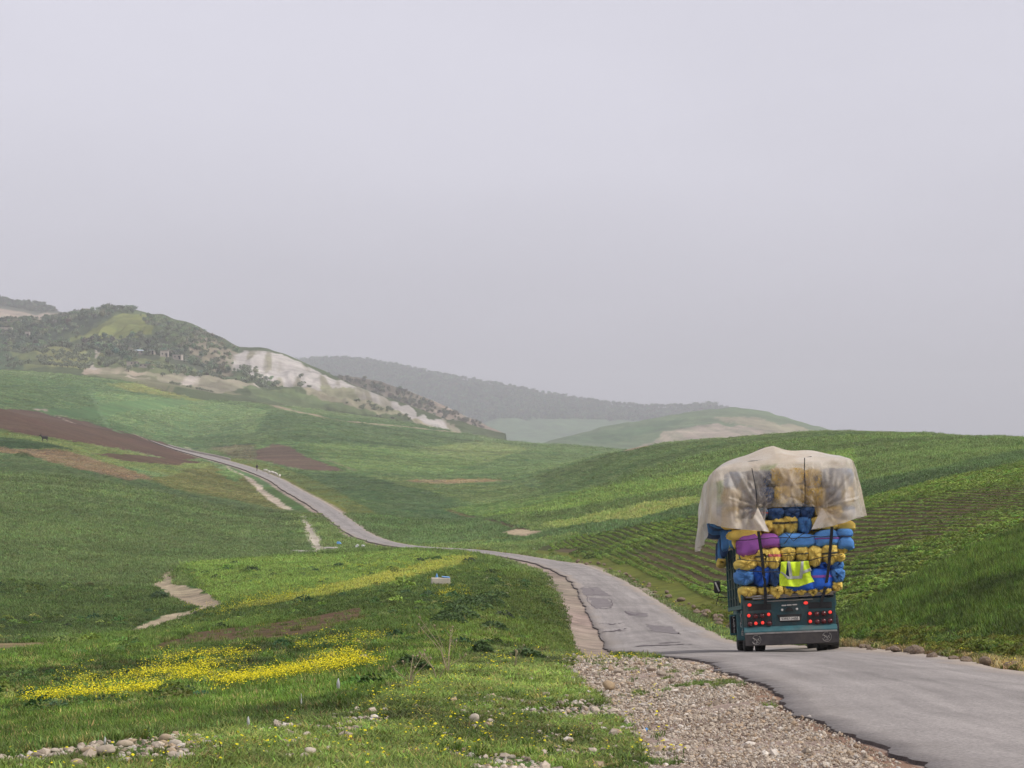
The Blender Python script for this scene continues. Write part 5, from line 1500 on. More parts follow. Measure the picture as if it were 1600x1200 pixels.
ROWS = [
 ('lowest row', YR - .10, [
   (288,783,382,842,'Y','end',()), (382,788,442,832,'Y','end',()), (443,780,520,850,'Y','end',()), (515,785,575,838,'Y','end',()), (575,795,640,835,'Y','end',()), (640,790,700,838,'Y','end',()), (700,790,772,830,'Y','end',()), (768,758,826,812,'Y','end',())]),
 ('second row up', YR - .16, [
   (265,700,368,780,'B','end',()), (360,675,447,790,'R','end',()), (442,680,498,788,'D','end',()), (530,752,690,815,'R','side',()), (655,688,768,812,'R','side',((.12,.10,M_MAG),)), (765,690,838,768,'B','end',())]),
 ('thin layer over the second row', YR - .05, [
   (278,665,368,722,'B','end',()), (495,650,580,770,'D','end',()), (580,660,660,760,'Y','end',()), (693,655,767,715,'R','end',()), (762,648,832,708,'B','end',())]),
 ('third row up', YR - .18, [
   (265,642,385,704,'Y','end',()), (372,585,447,697,'Y','end',((.05,.10,M_DBAND),)), (433,582,502,702,'Y','end',((.1,.12,M_PINK),)), (502,578,582,660,'Y','end',((-.12,.04,M_CORD),(.02,.04,M_CORD))), (582,575,647,662,'Y','end',((-.02,.10,M_DBAND),)), (645,572,719,685,'Y','end',()), (718,562,803,674,'Y','end',((.0,.10,M_DBAND),)), (785,612,840,660,'Y','end',())]),
 ('thin layer over the third row', YR - .06, [(290,602,380,660,'Y','end',()), (788,578,852,620,'Y','end',())]),
 ('fourth row of long bundles', YR - .16, [
   (280,512,392,632,'P','side',()), (384,508,497,592,'P','side',()), (490,503,684,588,'B','side',()), (680,488,804,582,'B','side',((-.02,.08,M_MAG),)), (795,482,877,532,'B','side',()), (800,526,882,598,'B','side',())]),
 ('fifth row up', YR - .06, [
   (228,485,400,545,'Y','side',()), (395,438,465,510,'Y','end',()), (455,426,527,524,'Y','end',((.15,.12,M_DBAND),)), (517,412,594,514,'Y','end',((.05,.12,M_DBAND),)), (592,418,664,512,'B','end',((.1,.12,M_MAG),)), (660,420,720,492,'Y','end',()), (715,425,800,495,'Y','side',()), (795,438,889,498,'Y','side',())]),
 ('top uncovered row', YR - .02, [
   (355,372,438,442,'L','end',((.02,.12,M_PINK),)), (432,374,522,446,'D','end',()), (520,373,607,446,'D','end',()), (606,370,682,437,'D','end',()), (678,375,745,425,'Y','end',())]),
]
for row, yy, items in ROWS:
    for i, it in enumerate(items):
        x0, y0, x1, y1, c, kd, bands = it
        ex = ''
        for fr, wd, mt in bands: ex = {M_PINK: ' with a pink band', M_MAG: ' with a purple stripe', M_DBAND: ' with a dark band', M_CORD: ' bound with cord'}[mt]
        sack(x0, y0, x1, y1, c, kd, rowlab(c, i, row, ex), yy, None, bands)
# sacks showing dimly through the tarpaulin
for i, (x0, y0, x1, y1, c) in enumerate([(215,185,300,275,'B'), (295,180,385,270,'D'), (380,175,455,265,'D'), (445,165,545,262,'Y'), (540,165,628,255,'Y'), (628,170,720,270,'Y'), (715,165,800,265,'D'), (795,165,880,270,'B'),
                                         (205,270,300,365,'Y'), (295,265,385,370,'D'), (380,262,470,365,'D'), (465,255,560,360,'Y'), (555,250,640,355,'Y'), (640,262,740,370,'Y'), (735,262,820,365,'D'), (815,265,885,365,'Y'),
                                         (200,365,290,440,'Y'), (285,365,360,440,'D'), (740,362,830,440,'Y'), (820,362,890,440,'B'), (200,430,300,490,'Y'), (295,435,400,490,'D')]):
    row = ['top layer seen through the tarpaulin', 'lower layer seen through the tarpaulin', 'corners hidden by the tarpaulin flaps'][0 if i < 8 else 1 if i < 16 else 2]
    k = i if i < 8 else i - 8 if i < 16 else i - 16
    sack(x0, y0, x1, y1, c, 'end', rowlab(c, k, row), YR + .03, .95, (), 0, 1.08)
# sacks packed along the left side above the side board, hanging over it towards the front
LS = [(YR + .95, 3.52, 'B', 0), (.1, 3.55, 'D', 0), (.95, 3.55, 'B', 0), (1.8, 3.5, 'D', 0), (2.65, 3.45, 'B', 0), (3.5, 3.35, 'D', 0),
      (-.9, 2.98, 'B', 1), (-1.25, 2.95, 'Y', 1), (1.5, 3.0, 'B', 1), (1.9, 2.85, 'D', 1), (2.25, 2.8, 'B', 1), (2.6, 2.72, 'D', 1), (2.95, 2.75, 'B', 1), (3.3, 2.7, 'D', 1), (3.7, 2.65, 'B', 1), (2.4, 2.42, 'Y', 1)]
for i, (yy, zz, c, hang) in enumerate(LS):
    if hang:
        me = sack_mesh(.58, .22, .26, 'side', 300 + i); me.transform(Matrix.Rotation(R(90), 4, 'Y') if zz > 2.5 else Matrix.Rotation(R(90), 4, 'Z'))
    else:
        me = sack_mesh(.9, .46, .72, 'side', 300 + i); me.transform(Matrix.Rotation(R(90 + random.uniform(-12, 12)), 4, 'Z'))
    o = mesh_obj('sack', me, M_SK[c], None, True)
    o.matrix_world = T_BODY @ Matrix.Translation((XL - (.04 + .13 * (yy > 1.2) + random.uniform(0, .1) if hang else .22), yy, zz)) @ Matrix.Rotation(random.uniform(-.2, .2), 4, 'X')
    if hang: tag(o, f'{CN[c]} sack hanging over the left side board, {ORD[i - 6]} from the rear corner', 'sack', 'sacks over the left side board')
    else: tag(o, 'sack tucked under the tarpaulin along the left side of the load', 'sack', 'sacks under the left tarpaulin edge')
# deeper layers of the stack, added to block light through the gaps
k = 0
for zz in np.arange(ZFLOOR + .25, 4.6, .46):
    for xx in np.linspace(XL + .35, XR - .35, 4):
        c = random.choice('YBDY'); me = sack_mesh(.80 + .08*(zz > 3), .56, .9, 'end', 500 + k); k += 1
        o = mesh_obj('sack', me, M_SK[c], None, True)
        o.matrix_world = T_BODY @ Matrix.Translation((xx * (1 + .10 * max(0, zz - 2.4)), YR + 1.0, zz))
        tag(o, 'sack packed deeper inside the load, added to block light between the outer sacks', 'sack', 'sacks packed deeper inside the load')

# ------------------------------------------------------------------ tarpaulin
def tarp_mat():
    m, n, l, b = nt('plastic_sheet')
    tc = n.new('ShaderNodeTexCoord')
    no = sock(n, l, 'ShaderNodeTexNoise', Scale=1.3, Detail=7.0, Roughness=.6); l.new(tc.outputs['Object'], no.inputs['Vector'])
    n2 = sock(n, l, 'ShaderNodeTexNoise', Scale=7.0, Detail=8.0, Roughness=.7, Distortion=1.0); l.new(tc.outputs['Object'], n2.inputs['Vector'])
    cr = n.new('ShaderNodeValToRGB'); l.new(no.outputs['Fac'], cr.inputs[0])
    cr.color_ramp.elements[0].position = .3; cr.color_ramp.elements[0].color = (*lin((214, 196, 170)), 1)
    cr.color_ramp.elements[1].position = .7; cr.color_ramp.elements[1].color = (*lin((248, 242, 232)), 1)
    l.new(cr.outputs[0], b.inputs['Base Color'])
    b.inputs['Roughness'].default_value = .28; b.inputs['Specular IOR Level'].default_value = .6
    tr = n.new('ShaderNodeBsdfTranslucent'); l.new(cr.outputs[0], tr.inputs['Color'])
    m1 = n.new('ShaderNodeMixShader'); m1.inputs[0].default_value = .42; l.new(b.outputs[0], m1.inputs[1]); l.new(tr.outputs[0], m1.inputs[2])
    tp = n.new('ShaderNodeBsdfTransparent'); tp.inputs[0].default_value = (.93, .88, .82, 1)
    at_ = n.new('ShaderNodeAttribute'); at_.attribute_name = 'clear'
    r = sock(n, l, 'ShaderNodeMapRange', **{'From Min': .3, 'From Max': .7, 'To Min': .65, 'To Max': 1.35}); l.new(n2.outputs['Fac'], r.inputs['Value'])
    mu = n.new('ShaderNodeMath'); mu.operation = 'MULTIPLY'; l.new(at_.outputs['Fac'], mu.inputs[0]); l.new(r.outputs[0], mu.inputs[1]); mu.use_clamp = True
    m2 = n.new('ShaderNodeMixShader'); l.new(mu.outputs[0], m2.inputs[0]); l.new(m1.outputs[0], m2.inputs[1]); l.new(tp.outputs[0], m2.inputs[2])
    l.new(m2.outputs[0], n['Material Output'].inputs['Surface'])
    bu = sock(n, l, 'ShaderNodeBump', Strength=.5, Distance=.05); l.new(n2.outputs['Fac'], bu.inputs['Height']); l.new(bu.outputs[0], b.inputs['Normal'])
    return m
M_TARP = tarp_mat()
YT0, YT1 = YR - .22, 4.4
tL, tR = tl(1116, 745, YT0), tl(1337, 735, YT0)
zTL, zTR = tl(1116, 728, YT0).z, tl(1335, 712, YT0).z
xa, xb = tL.x, tR.x
# outline walked from the front left corner, along the left side, across the rear, along the right side to the front
def outline(s):
    la, lb, lc = YT1 - YT0, xb - xa, YT1 - YT0
    tot = la + lb + lc; q = s * tot; rc = .22
    if q < la: p = Vector((xa, YT1 - q)); nrm = Vector((-1, 0))
    elif q < la + lb: p = Vector((xa + q - la, YT0)); nrm = Vector((0, -1))
    else: p = Vector((xb, YT0 + q - la - lb)); nrm = Vector((1, 0))
    for cx, cy, q0 in ((xa, YT0, la), (xb, YT0, la + lb)):       # rounded corners
        if abs(q - q0) < rc:
            t = (q - q0 + rc) / (2 * rc)
            sx = 1 if cx == xa else -1
            a0 = math.pi if sx > 0 else 1.5 * math.pi
            a = a0 + t * math.pi / 2
            c = Vector((cx + sx * rc, cy + rc)); p = c + Vector((math.cos(a), math.sin(a))) * rc; nrm = Vector((math.cos(a), math.sin(a)))
    return p, nrm, q, (0 if q < la else 1 if q < la + lb else 2), la, lb
HEM_R = [(1100,812),(1118,816),(1125,822),(1138,826),(1160,828),(1186,829.5),(1194,826),(1197,795),(1205,792.5),(1230,793),(1255,792),(1272,792.5),(1276,800),(1279,826.5),(1300,822),(1321,816.5),(1340,808),(1353,805)]
HEM_L = [(YT0, 3.30), (-.8, 3.34), (.3, 3.42), (.9, 3.42), (1.4, 3.2), (1.9, 2.9), (3.3, 2.82), (4.4, 2.84)]
HEM_S = [(YT0, 3.30), (0, 3.4), (2, 3.4), (4.4, 3.2)]
def ztop(x, y):
    t = (x - xa) / (xb - xa); e = zTL + (zTR - zTL) * t
    cx = tl(1205, 701, -.4)
    bump = (cx.z - (zTL + (zTR - zTL) * ((cx.x - xa) / (xb - xa)))) * max(0, 1 - ((cx.x - x) / (cx.x - xa) if x < cx.x else (x - cx.x) / (xb - cx.x))) ** .85 * min(1, max(0, (y - YT0) / .9)) * (1 if y < 1.5 else max(.3, 1 - (y - 1.5) * .25))
    lump = .03 * math.sin(3.1 * x + 1.2) * math.sin(2.2 * y + .5) + .025 * math.sin(6 * x + 2 * y)
    return e + bump + lump * min(1, max(0, (y - YT0) / .5))
NS, NT1, NT2 = 440, 18, 48
V, CL = [], []
TIES = [(tl(1184, 792, YT0).x, tl(1184, 792, YT0).z), (tl(1284, 793, YT0).x, tl(1284, 793, YT0).z)]
rs = random.Random(5)
CREASE = []
def _cr(x0, z0, x1, z1, w, a): CREASE.append((x0, z0, x1, z1, w, a))
for _ in range(64):          # hanging folds of the rear face
    x0 = rs.uniform(xa, xb); z0 = rs.uniform(3.9, 4.6); _cr(x0, z0, x0 + rs.gauss(0, .16), z0 - rs.uniform(.35, 1.1), rs.uniform(.014, .045), rs.choice((-1, 1, 1)) * rs.uniform(.03, .08))
for tx, tz in TIES:          # tension folds towards the ties
    for k in range(13):
        a = rs.uniform(.12, math.pi - .12); r_ = rs.uniform(.5, 1.25); _cr(tx, tz, tx + r_ * math.cos(a), tz + r_ * math.sin(a), rs.uniform(.014, .032), rs.choice((-1, 1)) * rs.uniform(.03, .07))
def crease(x, z):
    o = 0.0
    for x0, z0, x1, z1, w, a in CREASE:
        dx, dz = x1 - x0, z1 - z0; t = min(1, max(0, ((x - x0)*dx + (z - z0)*dz) / (dx*dx + dz*dz)))
        d = math.hypot(x - x0 - t*dx, z - z0 - t*dz)
        if d < 3 * w: o += a * math.exp(-(d / w) ** 2) * math.sin(math.pi * min(1, .15 + t * .85))
    return o
PHS = [rs.uniform(0, 6.28) for _ in range(12)]
for i in range(NS + 1):
    s = i / NS; p, nrm, q, seg, la, lb = outline(s)
    # spine point this column runs to on the top
    sy = min(max(p.y, YT0 + .9), YT1); sp_ = Vector(((xa + xb) / 2 * .5 + .5 * ((xa + xb) / 2) + (p.x - (xa + xb) / 2) * .12, sy))
    ze = ztop(p.x, p.y)
    for j in range(NT1):
        t = j / NT1; x = sp_.x + (p.x - sp_.x) * t; y = sp_.y + (p.y - sp_.y) * t
        drop = .12 * max(0, (t - .82) / .18) ** 2
        z = ztop(x, y) - drop
        V.append((x, y, z)); CL.append(.05)
    if seg == 1 or (abs(p.y - YT0) < .3):
        # hem height across the rear from its place in the picture plane
        best = None
        zz = np.interp(p.x, [tl(a, b, YT0).x for a, b in HEM_R], [tl(a, b, YT0).z for a, b in HEM_R])
    elif seg == 0: zz = np.interp(p.y, [a for a, _ in HEM_L], [b for _, b in HEM_L])
    else: zz = np.interp(p.y, [a for a, _ in HEM_S], [b for _, b in HEM_S])
    for j in range(NT2 + 1):
        t = j / NT2
        z = (ze - .12) + (zz - (ze - .12)) * t
        amp = .015 + .10 * t
        f_ = math.sin(q * 5.2 + PHS[0]) * .5 + math.sin(q * 9.1 + PHS[1] + 1.2 * t) * .35 + math.sin(q * 15.7 + PHS[2] - 2 * t) * .2 + math.sin(q * 27 + PHS[3]) * .10 * t
        out = .04 * math.sin(min(1, t * 5) * math.pi / 2) + amp * f_ + .10 * t * (1.6 if seg == 2 else 1.0)
        clear = .46 + .14 * math.sin(q * 4 + PHS[5]) + .12 * math.sin(t * 5 + q * 2)
        if seg == 0:
            clear *= .25
            out += .13 * t * min(1, max(0, (p.y - 1.6) / 1.2))
        if seg == 1:
            clear = .60 + .22 * math.sin(p.x * 5.1 + 1.0) * math.sin(z * 4.2) + .1 * math.sin(q * 9)
            for tx, tz in TIES:      # creases running to where the cords gather the sheet
                dx, dz = p.x - tx, z - tz; r_ = math.hypot(dx, dz)
                g = math.exp(-(r_ / .42) ** 2)
                ang = math.atan2(dz, dx)
                out += g * (-.10 + .035 * math.sin(11 * ang) * min(1, r_ / .12)) + .022 * math.exp(-(r_ / .9) ** 2) * math.sin(13 * ang)
            if p.x < TIES[0][0] - .05 or p.x > TIES[1][0] + .02: clear *= .6
            if t > .82 and (p.x < TIES[0][0] or p.x > TIES[1][0]): clear *= .6
        out += crease(p.x if seg == 1 else (xa - (p.y - YT0) * .7 if seg == 0 else xb + (p.y - YT0) * .7), z)
        # the sheet clings to the lumps of the sacks beneath
        out += .03 * math.sin(q * 7.4 + 2) * math.sin(z * 6.5 + .8) * (1 - t * .5)
        V.append((p.x + nrm.x * out, p.y + nrm.y * out, z)); CL.append(min(.8, max(.03, clear)))
nrow = NT1 + NT2 + 1
Fq = [(i * nrow + j, i * nrow + j + 1, (i + 1) * nrow + j + 1, (i + 1) * nrow + j) for i in range(NS) for j in range(nrow - 1)]
me = np_mesh('tarpaulin', V, Fq)
a_ = me.attributes.new('clear', 'FLOAT', 'POINT'); a_.data.foreach_set('value', np.array(CL, np.float32))
tarp = mesh_obj('tarpaulin', me, M_TARP)
tarp.matrix_world = T_BODY
tag(tarp, 'translucent cream plastic tarpaulin draped over the top of the truck load', 'tarpaulin')
# folded-back flaps where the sheet is tied
for k, (pts, nm) in enumerate(((((1184, 792), (1202, 831), (1186, 829), (1176, 812)), 'left'), (((1284, 793), (1267.5, 827.5), (1286, 824), (1294, 808)), 'right'))):
    P4 = [tl(u_, v_, YT0 - .16 + (.06 if i_ == 0 else -.02 * i_)) for i_, (u_, v_) in enumerate(pts)]
    gv, n_ = [], 9
    for a in range(n_):
        for b in range(n_):
            s_, t_ = a / (n_ - 1), b / (n_ - 1)
            p = P4[0] * (1-s_)*(1-t_) + P4[1] * s_*(1-t_) + P4[2] * s_*t_ + P4[3] * (1-s_)*t_
            p.y -= .05 * math.sin(math.pi * t_) + .02 * math.sin(9 * t_ + 3 * s_)
            gv.append(tuple(p))
    me = np_mesh('folded_flap', gv, grid_faces(n_, n_))
    a_ = me.attributes.new('clear', 'FLOAT', 'POINT'); a_.data.foreach_set('value', np.full(len(gv), .12, np.float32))
    o = mesh_obj('folded_flap', me, M_TARP, tarp)
    o.matrix_parent_inverse = Matrix.Identity(4)

# ------------------------------------------------------------------ straps, cords and the vest
M_STRAP = simple('black_strap', lin((22, 21, 24)), .7, var=.2, scale=20)
def ribbon(line, w, y0, name, mat, label, cat='strap', y1=None):
    n_ = len(line); mb = MB()
    for i, (u_, v_) in enumerate(line):
        c = tl(u_, v_, y0 + ((y1 - y0) * i / (n_ - 1) if y1 is not None else 0)); x, y, z = c
        mb.v += [(x - w/2, y, z), (x + w/2, y, z), (x + w/2, y + .012, z), (x - w/2, y + .012, z)]
        if i:
            b = 4 * (i - 1); mb.f += [(b + k, b + (k+1) % 4, b + 4 + (k+1) % 4, b + 4 + k) for k in range(4)]
    mb.f += [(0, 1, 2, 3), tuple(4*(n_-1) + k for k in (3, 2, 1, 0))]
    o = mb.build(name, mat); o.matrix_world = T_BODY; tag(o, label, cat)
    return o
ribbon([(1185, 830), (1187, 845), (1190, 865), (1192, 885), (1194, 905), (1196, 925), (1196, 942), (1195, 952)], .075, YR - .27, 'strap', M_STRAP, 'black strap holding the sacks left of the yellow vest', y1=YR - .1)
ribbon([(1300, 823), (1299, 840), (1297, 860), (1295, 885), (1293, 900), (1289, 920), (1285, 935), (1282, 948)], .075, YR - .27, 'strap', M_STRAP, 'black strap holding the sacks right of the yellow vest', y1=YR - .1)
def cord(pts, label, r=.011, y0=None, name='cord', cat='cord', mat=None):
    y0 = (YR - .26) if y0 is None else y0
    P3 = [tl(u_, v_, y0) for u_, v_ in densify(pts, 6, False)]
    P3 = [p + Vector((0, .03 * math.sin(i * .9), .008 * math.sin(i * 1.7))) for i, p in enumerate(P3)]
    o = MB().tube(P3, r, 5).build(name, mat or M_CORD); o.matrix_world = T_BODY; tag(o, label, cat)
cord([(1150, 845), (1185, 842), (1215, 840), (1240, 841), (1270, 839), (1300, 838), (1330, 838)], 'thin black cord across the row of purple and blue bundles')
cord([(1152, 874), (1185, 877), (1225, 878), (1262, 876), (1290, 870), (1316, 866)], 'thin dark cord above the yellow vest')
cord([(1153, 890), (1180, 893), (1205, 894), (1222, 893)], 'thin dark cord across the blue sacks left of the vest')
cord([(1226, 832), (1240, 845), (1258, 832)], 'black netting cord zigzagging over the long blue bundle', .009)
cord([(1240, 830), (1225, 850)], 'short black cord crossing the long blue bundle', .009)
cord([(1183, 792), (1182, 770), (1178, 748), (1175, 732)], 'dark cord pressing the tarpaulin down left of centre', .012, YT0 - .17)
cord([(1258, 793), (1258, 765), (1257, 740), (1257, 716)], 'dark cord pressing the tarpaulin down right of centre', .012, YT0 - .17)
cord([(1142, 726), (1180, 720), (1212, 715.5), (1245, 715), (1268, 714)], 'thin dark rope running across the top of the tarpaulin', .011, YT0 + .25)
cord([(1185, 703), (1192, 700.5), (1200, 701), (1206, 707), (1214, 712)], 'tangled rope lying on the peak of the tarpaulin', .012, -.5)
cord([(1225, 703), (1230, 708), (1236, 715)], 'loose rope end right of the peak of the tarpaulin', .010, -.6)

M_VEST = simple('vest_yellow', lin((206, 232, 44)), .7, var=.12, scale=5, bump=.3, bscale=12)
M_REFL = simple('reflective_grey', lin((176, 178, 172)), .4, var=.15, scale=8)
def drape(polys, yv, name, mat, parent=None, thick=.012, n_=14):
    """cloth patch: each quad is a grid hung in front of the sacks, with soft folds"""
    mb = MB()
    for quad in polys:
        Q = [Vector((zu(x), zv(y), 0)) for x, y in quad]
        b = len(mb.v)
        for a in range(n_):
            for c in range(n_):
                s_, t_ = a / (n_-1), c / (n_-1)
                p = Q[0]*(1-s_)*(1-t_) + Q[1]*s_*(1-t_) + Q[2]*s_*t_ + Q[3]*(1-s_)*t_
                q = tl(p.x, p.y, yv)
                q.y += .035 * math.sin(q.x * 13 + 1) + .02 * math.sin(q.x * 27 + q.z * 9) + .03 * math.sin(q.z * 8)
                mb.v.append(tuple(q))
        mb.f += [(b + a*n_ + c, b + a*n_ + c + 1, b + (a+1)*n_ + c + 1, b + (a+1)*n_ + c) for a in range(n_-1) for c in range(n_-1)]
    o = mb.build(name, mat, parent, True)
    so = o.modifiers.new('thickness', 'SOLIDIFY'); so.thickness = thick
    return o
YV = YR - .34
vest = drape([[(500,660),(533,658),(522,745),(494,785)], [(545,660),(610,658),(604,738),(556,742)], [(618,656),(642,655),(660,742),(610,740)], [(522,742),(612,738),(590,790),(494,785)], [(612,738),(660,736),(676,762),(590,790)], [(494,722),(524,722),(522,746),(494,786)]], YV, 'safety_vest', M_VEST)
vest.matrix_world = T_BODY
tag(vest, 'neon yellow high-visibility vest with grey reflective bands hung on the sacks', 'vest')
for quad in ([(533,658),(547,658),(562,738),(546,742)], [(604,658),(618,657),(613,738),(598,740)], [(497,712),(505,712),(545,742),(538,752)], [(540,736),(612,732),(612,746),(542,750)], [(612,708),(655,692),(660,706),(614,722)]):
    drape([quad], YV - .014, 'reflective_band', M_REFL, vest, .006, 8)
# ------------------------------------------------------------------ single stones of the verge and boulders along the road
STONE_ME = [pebble_mesh('stone', 900 + i, M_STONE, 2, random.uniform(.4, .7)) for i in range(9)]
def put_stone(u, v, size, label, group, name='stone', meshes=STONE_ME, sink=.12, mat=None, cat='stone'):
    p = at(u, v)
    p.z = float(ground_z(np.array([p.x]), np.array([p.y]))[0])
    o = bpy.data.objects.new(name, random.choice(meshes)); COL.objects.link(o)
    o.location = p + Vector((0, 0, size * (.36 - sink)))
    o.rotation_euler = (random.uniform(-.25, .25), random.uniform(-.25, .25), random.uniform(0, 6.28))
    o.scale = (size, size * random.uniform(.8, 1.1), size * random.uniform(.7, 1.1))
    tag(o, label, cat, group)
    return o
for i in range(110):       # band of cobbles along the crest of the verge, bottom left
    t = random.random(); u = random.uniform(-20, 560); v = 1172 - .085 * max(u, 0) + random.uniform(6, 48) * (.3 + .7 * random.random())
    sz_ = random.choice((.05, .06, .07, .09, .11)) * random.uniform(.8, 1.25)
    w_ = ('large' if sz_ > .085 else 'small') + ' pale stone in the stony verge strip, ' + ('at the left frame edge' if u < 130 else 'below the yellow flower bands' if u < 330 else 'near the plastic scraps on stalks')
    put_stone(u, v, sz_, w_, 'stones along the verge edge')
for i in range(60):
    u, v = random.uniform(430, 900), random.uniform(1080, 1198)
    put_stone(u, v, random.uniform(.04, .09), 'pale stone in the flowery verge grass, ' + ('close to the bottom edge' if v > 1150 else 'halfway up the verge') + (', left of centre' if u < 650 else ', towards the gravel'), 'stones in the verge grass')
for i in range(40):
    put_stone(random.uniform(870, 1010), random.uniform(1034, 1110), random.uniform(.04, .09), 'pale stone where the verge grass meets the gravel', 'stones between grass and gravel')
for (u, v, s_, l_) in ((949, 1078, .30, 'flat yellowish stone lying on the gravel edge, larger than its neighbours'), (966, 1052, .24, 'rounded pale stone behind the flat yellowish one on the gravel'),
                       (1033, 1053, .22, 'dark brown flat stone on the gravel near the broken road edge'), (978, 1037, .20, 'tan stone beside the dandelions at the far end of the gravel'),
                       (165, 1176, .17, 'largest pale cobble in the stony strip, bottom left'), (132, 1178, .17, 'flat pale cobble beside the largest one, bottom left'), (485, 1172, .14, 'brick-shaped tan stone in the verge grass'), (742, 1125, .16, 'flat brown stone in the verge grass below the thistles')):
    put_stone(u, v, s_, l_, None, sink=.05)
for i in range(16):
    u, v = random.choice(((790, 948), (800, 912), (765, 905), (735, 1000), (790, 915), (700, 1030), (560, 1030), (806, 925)))
    put_stone(u + random.uniform(-18, 18), v + random.uniform(-4, 4), random.uniform(.12, .3), 'flat pale rock showing in the grass of the road embankment', 'rocks in the embankment')
M_CLOD = simple('bank_rock', lin((148, 128, 108), KALB), .9, var=.3, scale=4, bump=.8, bscale=9, dirt=lin((110, 108, 64), KALB), dirt_amt=.4)
CLOD_ME = [pebble_mesh('bank_rock', 950 + i, M_CLOD, 2, .7, False) for i in range(6)]
for i in range(44):
    t = i / 43.0
    u = np.interp(t, [0, .2, .45, .7, 1], [905, 960, 1040, 1095, 1142]); v = np.interp(t, [0, .2, .45, .7, 1], [876, 893, 930, 958, 983])
    Yb = math.exp(cast_l(u, v))
    put_stone(u + random.uniform(-9, 9), v + random.uniform(-3, 3), random.uniform(.15, .5), 'brown clod of the eroded earth bank along the right road edge', 'clods of the earth bank', 'earth_clod', CLOD_ME, .1, cat='clod')
for i in range(22):
    u = random.uniform(1330, 1600); v = 1009 + (u - 1320) * .125 + random.uniform(-3, 2)
    put_stone(u, v, random.uniform(.12, .35), 'sandy clod on the weedy verge right of the truck', 'clods right of the truck', 'earth_clod', CLOD_ME, .12, cat='clod')

# ------------------------------------------------------------------ olive trees one can pick out on the hill
M_OLIVE = leaf_mat('olive_leaf', lin((152, 160, 132), KALB), .4, .15, tint=False)
M_BARK = simple('bark', lin((84, 72, 60)), .9, var=.3, scale=3)
OL_CR, OL_TR = [], []
for i in range(5):
    me = bpy.data.meshes.new('crown'); mb = crown_shape(130, 1200 + i, w=1.25, h=.95, size=.19); me.from_pydata(mb.v, [], mb.f); me.materials.append(M_OLIVE); OL_CR.append(me)
    me = bpy.data.meshes.new('trunk'); mb = MB().tube([(0, 0, -.05), (.03, 0, .16), (0, .03, .34)], [.07, .05, .035], 6).tube([(.02, 0, .2), (.16, .04, .42)], [.035, .015], 5).tube([(.0, 0, .24), (-.15, .05, .45)], [.03, .012], 5)
    me.from_pydata(mb.v, [], mb.f); me.materials.append(M_BARK); OL_TR.append(me)
def olive(surf, u, v, h, label, group, name='olive_tree'):
    p = surf(u, v, -.1); k = random.randrange(5)
    e = empty(name, p, random.uniform(0, 6.28)); e.scale = (h * random.uniform(.9, 1.2), h * random.uniform(.9, 1.2), h)
    tag(e, label, 'tree', group)
    for nm, me in (('crown', OL_CR[k]), ('trunk', OL_TR[k])):
        o = bpy.data.objects.new(nm, me); COL.objects.link(o); o.parent = e
for r_ in range(10):         # orchard rows above the green fields, far left
    u0, u1 = 46 + r_ * 9.5, 70 + r_ * 9.0
    for t in np.linspace(0, 1, 8):
        u, v = u0 + (u1 - u0) * t + random.uniform(-1, 1), 537 + r_ * .9 + (574 - 537 - r_ * .3) * t + random.uniform(-.8, .8)
        if u < 142: olive(surf_chalk, u, v, random.uniform(3.0, 4.4), 'olive tree in the ' + ORD[r_] + ' orchard row from the left, above the green fields', 'olive trees in orchard rows')
for i in range(34):
    olive(surf_chalk, random.uniform(-20, 48), random.uniform(535, 579), random.uniform(3.0, 4.2), 'dark olive tree in the dense green grove at the left frame edge', 'olive trees at the left edge')
for i in range(46):
    t = random.random(); u = 380 + 105 * t + random.gauss(0, 8); v = 574 + 32 * t + random.gauss(0, 5)
    olive(surf_chalk, u, v, random.uniform(3.0, 5.2), 'dark bushy tree in the gully below the chalk slope', 'trees below the chalk slope')
for i in range(60):
    u = random.uniform(236, 345); v = np.interp(u, [236, 300, 345], [494, 512, 532]) + random.uniform(2, 34)
    olive(surf_chalk, u, v, random.uniform(2.6, 4.0), 'small tree on the right flank of the grassy summit', 'trees on the summit flank')
for i in range(30):
    u = random.uniform(150, 335); olive(surf_chalk, u, random.uniform(556, 584) + (u - 240) * .06, random.uniform(2.8, 4.6), 'tree among the farm buildings at the foot of the hill', 'trees among the farm buildings')
for i in range(26):
    t = random.random(); u = 545 + 95 * t + random.gauss(0, 5); v = 640 + 18 * t + random.gauss(0, 2.5)
    olive(surf_chalk, u, v, random.uniform(1.8, 3.0), 'low bush on the lower edge of the chalk slope', 'bushes on the lower chalk slope', 'bush')
for i in range(16):
    u = random.uniform(262, 340); olive(surf_chalk, u, 597 + (u - 262) * .19 + random.uniform(-.8, .8), random.uniform(1.4, 2.2), 'hedge bush along the lower edge of the white quarry scar', 'bushes below the quarry scar', 'bush')
for (u, v) in ((1090, 636), (1114, 636)):
    olive(surf_far, u, v, 13, 'lone tree standing on the hazy skyline, ' + ('left' if u < 1100 else 'right') + ' of the two', None, 'skyline_tree')

